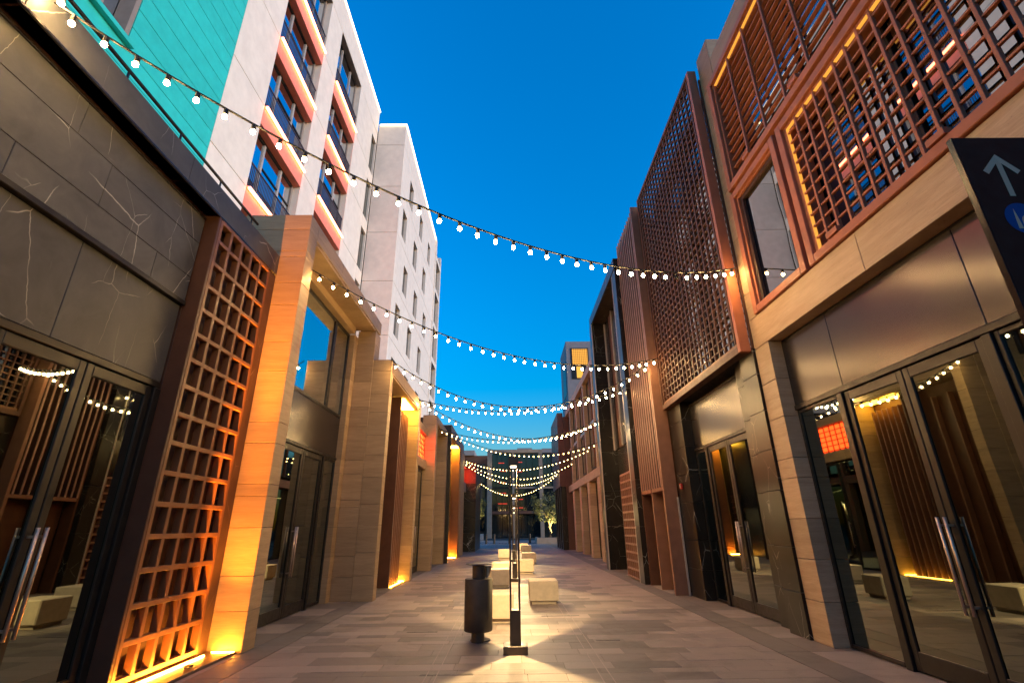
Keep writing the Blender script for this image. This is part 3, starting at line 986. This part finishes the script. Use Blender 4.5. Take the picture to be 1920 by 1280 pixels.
box('corner_trim', 4.30, 4.345, 12.955, 12.99, 0, 2.25, 'light_trim', D, 0.003)
al = box('alarm_box', 4.30, 4.355, 12.55, 12.68, 2.42, 2.56, 'alarm_red', None, 0.012)
tag(al, 'small red fire alarm box on the black marble pier', 'alarm')
box('sounder_grille', 4.292, 4.2995, 12.58, 12.65, 2.45, 2.53, 'light_trim', al, 0.002)

# ------------------------------------------------------------------ right: bronze fin bay
Fb = thing('fin_bay', 'bronze bay of tall vertical fins above two dark gate openings', 'building', (6, 14.2, 0))
box('wall', 4.70, 12, 13.06, 15.3, 0, 10.9, 'interior', Fb)
box('side_plate', 3.99, 4.34, 12.995, 13.10, 0, 11.2, 'rust_fin', Fb)
box('side_plate', 4.0, 4.34, 15.20, 15.28, 0, 11.1, 'bronze', Fb)
box('back_panel', 4.55, 4.65, 13.10, 15.28, 0, 11.0, 'rust_dark', Fb)  # dark colour puts shade into the gaps between the fins
box('gate_post', 4.0, 4.30, 14.13, 14.20, 0, 2.42, 'rust_fin', Fb)
box('gate_panel', 4.35, 4.42, 13.2, 14.1, 0, 2.42, 'bronze', Fb)
box('gate_panel', 4.35, 4.42, 14.25, 15.18, 0, 2.42, 'bronze', Fb)
box('fin_rail', 4.0, 4.30, 13.10, 14.12, 2.43, 2.53, 'rust_fin', Fb)
box('fin_rail', 4.0, 4.30, 14.21, 15.19, 2.43, 2.53, 'rust_fin', Fb)
for k in range(10):
    yy = 13.16 + k * 0.222
    fn = box('fin', 4.018, 4.24, yy, yy + 0.04, 2.532, 11.08, 'rust_dark', Fb, 0.004)  # fin body coloured dark for its shaded sides
    box('front_edge', 3.985, 4.017, yy - 0.004, yy + 0.044, 2.532, 11.08, 'fin_lit_edge', fn, 0.004)  # paler strip paints the light on the fin's front

# ------------------------------------------------------------------ right: black marble portal
Gp = thing('marble_portal', 'tall black marble portal with a copper lattice at its foot', 'building', (6, 18, 0))
box('wall', 4.70, 12, 15.31, 20.95, 0, 10.3, 'interior', Gp)
cG = courses(0, 10.25, (1.55, 1.35))
clad_y(Gp, 15.32, 0.5, 3.86, 4.60, cG, 'black_marble')
box('edge_trim', 3.85, 3.90, 15.825, 15.875, 0, 10.2, 'light_trim', Gp, 0.004)
clad_y(Gp, 20.42, 0.5, 3.82, 4.60, cG, 'black_marble')
box('edge_trim', 3.81, 3.85, 20.36, 20.415, 0, 10.2, 'light_trim', Gp, 0.004)
clad_x(Gp, 3.84, 0.76, 15.32, 20.92, [10.255, 10.68], 'black_marble', 1.6)
for k in range(6):
    ya = 15.9 + k * 0.75
    pn = box('facade_panel', 4.44, 4.55, ya + 0.004, ya + 0.746, 4.5, 10.2, 'bronze_panel' if k % 2 else 'brown_stone', Gp, 0.004)
    box('rib', 4.38, 4.438, ya + 0.70, ya + 0.746, 4.5, 10.2, 'light_trim' if k % 2 else 'dark_frame', pn, 0.003)
box('header_panel', 4.48, 4.55, 15.9, 20.4, 3.3, 4.49, 'bronze_panel', Gp)
fixed_pane(Gp, 4.5, 17.5, 20.4, 0.01, 3.28, -1)
lat = box('lattice_screen', 3.87, 4.02, 15.90, 15.95, 0.04, 3.22, 'rust_fin', Gp, 0.004)
for k in range(1, 7):
    yy = 15.90 + 0.252 * k
    box('upright', 3.87, 4.02, yy, yy + 0.05, 0.04, 3.22, 'rust_fin', lat, 0.003)
for k in range(14):
    zz = 0.04 + k * 0.241
    box('rail', 3.872, 4.018, 15.95, 17.42, zz, zz + 0.06, 'rust_fin', lat, 0.003)
box('lattice_back', 4.03, 4.06, 15.90, 17.46, 0.0, 3.25, 'bronze', Gp)

# ------------------------------------------------------------------ right: two storey travertine house
E5 = thing('two_storey_house', 'travertine house with a row of framed upper windows beyond the marble portal', 'building', (8, 29, 0))
box('wall', 4.95, 12, 20.96, 37, 0, 9.6, 'interior', E5)
for yy in (21.5, 24.3, 27.6, 30.9, 34.2):
    c5 = courses(0, 3.85, (0.6, 0.7))
    for z0, z1 in zip(c5, c5[1:]):
        box('stone_panel', 4.40, 4.95, yy, yy + 0.75, z0 + 0.004, z1 - 0.004, 'travertine_gold', E5, 0.004)
    box('column', 4.40, 4.80, yy + 0.2, yy + 0.55, 4.305, 9.45, 'travertine_gold', E5)
clad_x(E5, 4.38, 0.5, 20.96, 37, [3.855, 4.30], 'travertine_gold', 1.6)
clad_x(E5, 4.38, 0.5, 20.96, 37, [9.455, 9.9], 'travertine_gold', 1.6)
for a, c in ((22.3, 24.28), (25.1, 27.58), (28.4, 30.88), (31.7, 34.18), (35.0, 36.9)):
    fixed_pane(E5, 4.75, a, c, 0.01, 3.84, -1)
for a, c in ((22.08, 24.48), (24.87, 27.78), (28.17, 31.08), (31.47, 34.38), (34.77, 36.9)):
    w5 = fixed_pane(E5, 4.62, a, c, 4.5, 6.75, -1, 'window_glass', 0.09, 'window')
    fixed_pane(E5, 4.62, a, c, 6.95, 9.43, -1, 'window_glass', 0.09, 'window')
    box('spandrel', 4.55, 4.68, a, c, 6.76, 6.94, 'light_trim', E5)
    box('mullion', 4.55, 4.64, (a + c) / 2 - 0.05, (a + c) / 2 + 0.05, 4.5, 9.43, 'copper_frame', E5)
E6 = thing('brown_block', 'brown clad block, last on the right before the plaza', 'building', (7, 40, 0))
box('wall', 4.2, 12, 37.02, 43, 0, 9.5, 'far_brown', E6)
for k in range(4):
    box('cladding_panel', 3.75, 4.19, 37.03 + k * 1.49, 37.03 + k * 1.49 + 1.47, 4.3, 9.8, 'far_brown', E6)
    box('cladding_panel', 3.80, 4.19, 37.03 + k * 1.49, 37.03 + k * 1.49 + 0.5, 0, 4.29, 'black_marble', E6)
    box('glass_pane', 4.0, 4.02, 37.55 + k * 1.49, 38.5 + k * 1.49, 0.05, 4.25, 'door_glass', E6, 0)
    box('slit_window', 3.74, 3.75, 37.5 + k * 1.49, 37.9 + k * 1.49, 5.0, 9.0, 'dark_frame', E6, 0)

# ------------------------------------------------------------------ far tower with lit lattice window
T = thing('wind_tower', 'grey square tower with a glowing amber lattice window above the right roofs', 'tower', (11, 63, 0))
box('wall', 7.65, 15, 60, 67, 0, 24.5, 'tower_grey', T)
tw = box('window', 8.25, 10.6, 59.94, 59.99, 19.3, 23.55, 'dark_frame', T)
box('glass_pane', 8.4, 10.45, 59.92, 59.935, 21.2, 23.4, 'amber_window', tw, 0)
box('glass_pane', 8.9, 9.7, 59.92, 59.935, 19.45, 21.0, 'amber_window', tw, 0)
for k in range(9):
    box('lattice_bar', 8.4 + 0.24 * k, 8.44 + 0.24 * k, 59.88, 59.918, 21.2, 23.4, 'bronze', tw, 0)
for k in range(9):
    box('lattice_bar', 8.4, 10.45, 59.89, 59.916, 21.25 + 0.25 * k, 21.29 + 0.25 * k, 'bronze', tw, 0)
box('window', 7.60, 7.64, 61, 64.5, 17.5, 22.2, 'dark_frame', T, 0)
for (xx, zz) in ((8.5, 16.9), (8.6, 16.2)):
    box('small_window', xx, xx + 0.35, 59.93, 59.99, zz, zz + 0.42, 'amber_window', T, 0)

# ------------------------------------------------------------------ building closing the view
Q = thing('end_building', 'glass fronted building with stone frame closing the street across the plaza', 'building', (1, 78, 0))
QY = 75.0
box('wall', -3.3, 14, QY + 0.9, 95, 0, 12.0, 'interior', Q)
for a, c in ((-3.32, -2.62), (0.45, 0.75), (4.5, 5.05), (8.6, 9.1)):
    box('column', a, c, QY, QY + 0.9, 0, 12.1, 'end_stone', Q)
box('cornice', -3.34, 5.06, QY - 0.02, QY + 0.9, 12.11, 12.6, 'end_stone', Q)
box('cornice', 5.07, 14, QY + 0.2, QY + 0.9, 12.11, 12.75, 'tower_grey', Q)
box('roof_plant', 1.3, 3.6, QY + 2, QY + 5, 12.0, 13.1, 'tower_grey', Q)
for a, c in ((-2.60, 0.44), (0.77, 4.48), (5.07, 8.58), (9.12, 13.9)):
    nn = 4
    for k in range(nn):
        a1 = a + (c - a) * k / nn
        c1 = a + (c - a) * (k + 1) / nn
        for z0, z1 in ((0.05, 3.2), (3.75, 6.85), (7.15, 9.6), (9.62, 12.08)):
            g_ = box('window', a1 + 0.03, c1 - 0.03, QY + 0.55, QY + 0.6, z0, z1, 'far_glass', Q, 0)
        box('mullion', c1 - 0.03, c1 + 0.03, QY + 0.45, QY + 0.62, 3.7, 12.09, 'dark_frame', Q, 0)
    box('canopy', a, c, QY + 0.1, QY + 0.7, 3.3, 3.7, 'far_brown', Q)
    box('floor_band', a, c, QY + 0.4, QY + 0.65, 6.87, 7.13, 'end_stone' if a > 0.5 else 'dark_frame', Q)
for (xx, zz, ln) in ((-1.2, 10.6, 0.9), (-0.9, 9.4, 0.8), (-1.0, 7.7, 1.1), (-1.1, 6.2, 1.2), (-1.0, 4.7, 1.4), (1.6, 10.7, 0.8), (1.5, 9.3, 0.9), (1.5, 5.3, 1.0), (1.4, 4.1, 1.2)):
    box('light_strip', xx - ln / 2, xx + ln / 2, QY + 0.50, QY + 0.53, zz, zz + 0.10, 'far_red_reflection', Q, 0)  # red reflections in the glass, drawn as glowing bars, not lamps
Q2 = thing('far_dark_building', 'dark flat roofed building behind the left tree', 'building', (-9, 84, 0))
box('wall', -18, -3.4, 80, 95, 0, 12.4, 'far_brown', Q2)
box('roof_step', -9, -5.6, 79.5, 90, 12.41, 13.2, 'tower_grey', Q2)
for k in range(7):
    for z0 in (1.0, 4.6, 8.2):
        box('window', -17 + k * 1.95, -15.6 + k * 1.95, 79.92, 79.98, z0, z0 + 2.8, 'far_glass', Q2, 0)


# ------------------------------------------------------------------ olive trees in planters
def tree(loc, h, rad, label, seed):
    rg = random.Random(seed)
    t = thing('olive_tree', label, 'tree', loc, 'uplit trees on the plaza')
    L = Vector(loc)
    pts = [(0, 0, 0), (0.05, 0.0, 0.5), (-0.05, 0.05, 1.0), (0.08, 0, h * 0.42)]
    bm = tube(pts, [0.22, 0.17, 0.15, 0.12], 8)
    tips = []
    for k in range(9):
        an = k * 2.4 + rg.random()
        e = Vector((math.cos(an) * rad * rg.uniform(0.45, 0.8), math.sin(an) * rad * rg.uniform(0.45, 0.8), h * rg.uniform(0.55, 0.9)))
        s = Vector((0.03, 0, h * rg.uniform(0.2, 0.4)))
        mdl = s.lerp(e, 0.5) + Vector((0, 0, 0.2))
        b2 = tube([s, mdl, e], [0.08, 0.05, 0.02], 6)
        me = bpy.data.meshes.new('tmp')
        b2.to_mesh(me)
        bm.from_mesh(me)
        b2.free()
        bpy.data.meshes.remove(me)
        tips.append(e)
    bm_obj('trunk', bm, 'bark', t, loc, True)
    V, F = [], []
    for c in range(70):
        if c < 27:
            cc = tips[c % 9] + Vector((rg.gauss(0, .3), rg.gauss(0, .3), rg.gauss(0, .25)))
        else:
            while True:
                q = Vector((rg.uniform(-1, 1), rg.uniform(-1, 1), rg.uniform(-1, 1)))
                if 0.35 < q.length < 1:
                    break
            cc = Vector((q.x * rad, q.y * rad, h * 0.66 + q.z * h * 0.34))
        cr = rg.uniform(0.25, 0.6)
        for j in range(70):
            p = cc + Vector((rg.gauss(0, 1), rg.gauss(0, 1), rg.gauss(0, 0.8))) * cr * 0.55
            d = Vector((rg.gauss(0, 1), rg.gauss(0, 1), rg.gauss(0, 1))).normalized()
            e2 = d.cross(Vector((rg.gauss(0, 1), rg.gauss(0, 1), rg.gauss(0, 1)))).normalized()
            s = rg.uniform(0.06, 0.13)
            k = len(V)
            V += [tuple(p - d * s), tuple(p + e2 * s * 0.35), tuple(p + d * s), tuple(p - e2 * s * 0.35)]
            F.append((k, k + 1, k + 2, k + 3))
    me = bpy.data.meshes.new('crown')
    me.from_pydata(V, [], F)
    cr = put('crown', me, 'leaf', t, loc)
    sp = bpy.data.lights.new('uplight', 'SPOT')
    sp.energy = 420
    sp.color = (1.0, 0.72, 0.25)
    sp.spot_size = R(80)
    sp.shadow_soft_size = 0.05
    s_ = bpy.data.objects.new('uplight', sp)
    s_.parent = t
    s_.location = (0.35, -0.55, 0.1)
    s_.rotation_euler = (R(165), 0, 0)
    COL.objects.link(s_)
    hs = box('uplight_housing', L.x + 0.29, L.x + 0.41, L.y - 0.61, L.y - 0.49, L.z - 0.02, L.z + 0.05, 'dark_frame', t)
    return t


pr = thing('planter', 'long low stone planter at the right edge of the plaza', 'planter', (4.6, 51.5, 0))
box('planter_wall', 2.6, 7.0, 50.0, 50.2, 0, 0.55, 'end_stone', pr)
box('planter_wall', 2.6, 2.8, 50.21, 53.5, 0, 0.55, 'end_stone', pr)
box('soil', 2.81, 7.0, 50.21, 53.5, 0, 0.5, 'earth', pr)
pl_ = thing('planter', 'pale low planter at the left edge of the plaza', 'planter', (-5, 66.5, 0))
box('planter_wall', -8, -3.3, 65.5, 65.7, 0, 0.75, 'light_trim', pl_)
box('soil', -8, -3.3, 65.71, 68, 0, 0.7, 'earth', pl_)
tree((4.05, 52.0, 0.5), 4.3, 2.0, 'spreading olive tree lit from below, on the right of the plaza', 3)
tree((-5.0, 67.0, 0.7), 4.9, 1.9, 'bushy olive tree at the left edge of the plaza', 8)

# ------------------------------------------------------------------ street furniture
def lamp(y, x, label):
    t = thing('street_lamp', label, 'street lamp', (x, y, 0), 'bollard lamps down the middle of the street')
    box('base_plate', x - 0.165, x + 0.165, y - 0.15, y + 0.15, 0, 0.10, 'post_metal', t, 0.006)
    box('foot', x - 0.075, x + 0.075, y - 0.085, y + 0.085, 0.101, 0.52, 'post_metal', t, 0.004)
    for s in (-1, 1):
        box('post', x + s * 0.075 - (0.026 if s > 0 else 0), x + s * 0.075 + (0 if s > 0 else 0.026), y - 0.085, y + 0.085, 0.521, 2.46, 'post_metal', t, 0.004)
    hd = box('lamp_head', x - 0.075, x + 0.075, y - 0.085, y + 0.085, 2.461, 2.60, 'post_metal', t, 0.004)
    box('lens', x - 0.045, x + 0.045, y - 0.07, y + 0.07, 2.452, 2.460, 'lamp_glow', hd, 0)
    li = bpy.data.lights.new('lamp_light', 'AREA')
    li.shape = 'RECTANGLE'
    li.size = 0.014
    li.size_y = 0.014
    li.energy = 62
    li.color = (1.0, 0.68, 0.29)
    lo = bpy.data.objects.new('lamp_light', li)
    lo.parent = hd
    lo.location = Vector((x, y, 2.445)) - WP[hd.name]
    COL.objects.link(lo)
    return t


lamp(7.62, 0.065, 'nearest tall slotted lamp post, beside the litter bin')
lamp(16.6, 0.15, 'second slotted lamp post in the row')
lamp(25.6, 0.22, 'third slotted lamp post in the row')
lamp(34.6, 0.30, 'fourth slotted lamp post in the row, farthest one')

bn = thing('litter_bin', 'dark cylindrical litter bin with a round lid on a post', 'bin', (-0.49, 8.35, 0))
bm_obj('drum', lathe([(0.205, 0.0), (0.215, 0.01), (0.215, 0.70), (0.205, 0.71)], 40), 'bin_metal', bn, (-0.49, 8.35, 0.14), False)
bm_obj('post', lathe([(0.098, 0), (0.098, 1.03)], 24), 'bin_metal', bn, (-0.49, 8.30, 0))
bm_obj('lid', lathe([(0.02, 0.0), (0.20, 0.012), (0.212, 0.02), (0.20, 0.028), (0.02, 0.034)], 40), 'bin_metal', bn, (-0.49, 8.35, 1.035))
bm_obj('foot', lathe([(0.15, 0), (0.15, 0.012)], 32), 'bin_metal', bn, (-0.46, 8.42, 0.0005))
bm_obj('ashtray', lathe([(0.05, 0), (0.05, 0.16)], 20), 'steel', bn, (-0.35, 8.42, 0.86))
for p in bpy.data.objects:
    if p.name.split('.')[0] in ('drum',):
        for f in p.data.polygons:
            f.use_smooth = len(f.vertices) == 4


def bench(x0, x1, y0, y1, label):
    t = thing('bench', label, 'bench', ((x0 + x1) / 2, (y0 + y1) / 2, 0), 'concrete cube benches along the street')
    box('seat_block', x0, x1, y0, y1, 0.062, 0.47, 'concrete_bench', t, 0.018)
    box('plinth', x0 + 0.05, x1 - 0.05, y0 + 0.05, y1 - 0.05, 0, 0.061, 'concrete_bench', t, 0.004)
    return t


bench(0.42, 1.06, 11.85, 12.5, 'pale concrete cube bench standing alone right of the nearest lamp')
bench(-0.56, 0.06, 9.72, 10.4, 'pale concrete cube bench right behind the litter bin')
bench(-0.66, -0.02, 14.95, 15.6, 'cube bench with shaded front on the left, just before the second lamp')
bench(0.22, 0.86, 19.1, 19.75, 'cube bench on the right just beyond the second lamp')
bench(-0.62, 0.02, 17.9, 18.55, 'yellow lit cube bench on the left, just beyond the second lamp')
bench(0.55, 1.19, 23.8, 24.45, 'cube bench on the right in front of the third lamp')
bench(-0.62, 0.02, 27.6, 28.25, 'cube bench on the left beyond the third lamp')
bench(0.70, 1.34, 32.6, 33.25, 'farthest cube bench but one, on the right')
bench(0.62, 1.26, 36.6, 37.25, 'farthest cube bench, beyond the fourth lamp')
BOL = [(-2.35, 'left'), (-1.55, 'second'), (-0.05, 'third'), (2.0, 'right')]
for (xx, nm) in BOL:
    o = bm_obj('bollard', lathe([(0.10, 0), (0.10, 0.85), (0.08, 0.9)], 16), 'post_metal', None, (xx, 52.0, 0))
    tag(o, {'left': 'leftmost dark bollard at the plaza edge', 'second': 'second dark bollard from the left at the plaza edge', 'third': 'dark bollard behind the lamp row at the plaza edge', 'right': 'rightmost dark bollard, beside the stone planter'}[nm], 'bollard', 'bollards at the plaza edge')

# ------------------------------------------------------------------ wayfinding totem
SG = thing('direction_sign', 'dark brown direction sign with pink arrow and blue round emblem', 'sign', (2.1, 1.50, 0))
SY = 1.48
box('panel', 1.757, 2.45, SY, SY + 0.024, 0.05, 3.01, 'sign_face', SG, 0.002)
box('edge_strip', 1.753, 1.7565, SY + 0.001, SY + 0.023, 0.05, 3.008, 'bronze_panel', SG, 0)
box('foot', 1.75, 2.46, SY - 0.05, SY + 0.09, 0, 0.048, 'dark_frame', SG)


def flat(name, poly, mat, parent, yy):
    """flat printed shape on the sign face: points are (x, z)"""
    me = bpy.data.meshes.new(name)
    c = Vector((poly[0][0], yy, poly[0][1]))
    me.from_pydata([(p[0] - c.x, 0, p[1] - c.z) for p in poly], [], [tuple(range(len(poly)))])
    return put(name, me, mat, parent, c)


ax, az = 1.893, 2.925
box_pts = [(ax - 0.011, az - 0.195), (ax + 0.011, az - 0.195), (ax + 0.011, az - 0.03), (ax - 0.011, az - 0.03)]
ar = flat('arrow', box_pts, 'sign_print', SG, SY - 0.0015)
flat('arrow_barb', [(ax, az), (ax - 0.072, az - 0.078), (ax - 0.055, az - 0.094), (ax, az - 0.032)], 'sign_print', ar, SY - 0.0019)
flat('arrow_barb', [(ax, az), (ax, az - 0.032), (ax + 0.055, az - 0.094), (ax + 0.072, az - 0.078)], 'sign_print', ar, SY - 0.0019)
cx_, cz_ = 1.893, 2.632
em = flat('emblem', [(cx_ + 0.066 * math.cos(2 * math.pi * i / 40), cz_ + 0.066 * math.sin(2 * math.pi * i / 40)) for i in range(40)], 'sign_blue', SG, SY - 0.0015)
flat('minaret', [(cx_ - 0.033, cz_ - 0.045), (cx_ - 0.016, cz_ - 0.045), (cx_ - 0.018, cz_ - 0.01), (cx_ - 0.021, cz_ + 0.02), (cx_ - 0.0245, cz_ + 0.042), (cx_ - 0.028, cz_ + 0.02), (cx_ - 0.031, cz_ - 0.01)], 'sign_print', em, SY - 0.0021)
flat('dome', [(cx_ - 0.01, cz_ - 0.045), (cx_ + 0.045, cz_ - 0.045), (cx_ + 0.045, cz_ - 0.02)] + [(cx_ + 0.0175 + 0.0275 * math.cos(a_ * math.pi / 10), cz_ - 0.015 + 0.030 * math.sin(a_ * math.pi / 10)) for a_ in range(1, 10)] + [(cx_ - 0.01, cz_ - 0.02)], 'sign_print', em, SY - 0.0021)

# ------------------------------------------------------------------ festoon lights across the street
bmb = bmesh.new()
bmesh.ops.create_uvsphere(bmb, u_segments=10, v_segments=7, radius=0.026)
bulb_me = bpy.data.meshes.new('bulb')
for v in bmb.verts:
    if v.co.z > 0:
        v.co.z *= 1.25
bmb.to_mesh(bulb_me)
bmb.free()
for p in bulb_me.polygons:
    p.use_smooth = True
bm_ = lathe([(0.021, 0.0), (0.023, 0.03), (0.023, 0.066), (0.015, 0.078)], 8)
socket_me = bpy.data.meshes.new('socket')
bm_.to_mesh(socket_me)
bm_.free()


def festoon(A, Bp, sag, n, label, dead=(), glow='bulb_glow'):
    glow = 'bulb_glow_far' if A[1] > 20 else glow
    A, Bp = Vector(A), Vector(Bp)
    t = thing('string_lights', label, 'string lights', A, 'strings of bulbs hung across the street')
    P = lambda s: A.lerp(Bp, s) - Vector((0, 0, sag * 4 * s * (1 - s)))
    bm_obj('cable', tube([P(k / 40) - A for k in range(41)], 0.0125, 5), 'cable', t, A, True)
    for k in range(n):
        s = (k + 0.6) / (n + 0.2)
        p = P(s)
        tw_ = random.uniform(-0.10, 0.10)
        b_ = put('bulb', bulb_me, 'cable' if k in dead else glow, t, p - Vector((tw_ * 0.08, 0, 0.105)))
        put('socket', socket_me, 'cable', b_, p - Vector((tw_ * 0.04, 0, 0.075)))
    return t


festoon((-4.15, 3.05, 6.15), (4.32, 7.98, 6.10), 0.98, 37, 'nearest string of bulbs, sweeping from the top left corner to the golden house', (30,))
festoon((-3.72, 8.10, 6.20), (4.0, 12.2, 5.75), 0.83, 33, 'string of bulbs from the orange lit portal to the bronze fin bay')
festoon((-3.21, 12.5, 5.88), (3.98, 12.9, 5.85), 1.29, 30, 'deep hanging string of bulbs from the fin portal')
festoon((-3.2, 16.85, 5.86), (3.85, 15.6, 5.85), 0.57, 31, 'shallow string of bulbs between the amber pier and the marble portal')
festoon((-3.2, 16.9, 5.86), (3.82, 20.5, 5.80), 1.06, 31, 'string of bulbs slanting away from the amber pier')
festoon((-3.14, 21.7, 5.72), (3.82, 20.5, 5.75), 0.64, 30, 'string of bulbs from the red washed portal')
festoon((-3.14, 25.6, 6.22), (4.38, 22.8, 5.30), 0.84, 32, 'string of bulbs from the far end of the red washed portal')
festoon((-2.90, 32.3, 5.72), (4.38, 26.4, 5.50), 0.82, 36, 'string of bulbs slanting from the bronze bay to the two storey house')
festoon((-2.90, 32.2, 5.62), (4.38, 33.5, 5.66), 1.06, 31, 'string of bulbs level between the bronze bay and the two storey house')
festoon((-2.90, 32.1, 5.52), (3.76, 38.3, 5.45), 1.08, 36, 'string of bulbs slanting from the bronze bay to the brown block')
festoon((-2.42, 41.5, 5.05), (3.76, 38.8, 5.42), 1.26, 32, 'last string of bulbs before the plaza')
coil = thing('bulb_cluster', 'bunched end of the nearest bulb string at the top left corner', 'string lights', (-4.12, 2.95, 6.2))
bm_obj('cable', tube([(0, 0.1, 0.02), (-0.02, 0, 0.06), (0.03, -0.12, 0.02), (0.0, -0.3, 0.05)], 0.009, 5), 'cable', coil, (-4.12, 2.95, 6.2), True)
for d_ in ((0.03, 0.10, -0.06), (0.05, 0.0, -0.03), (0.09, 0.06, 0.0), (0.07, -0.14, 0.0)):
    b_ = put('bulb', bulb_me, 'bulb_glow', coil, Vector((-4.12, 2.95, 6.2)) + Vector(d_))
    put('socket', socket_me, 'cable', b_, Vector((-4.12, 2.95, 6.23)) + Vector(d_))
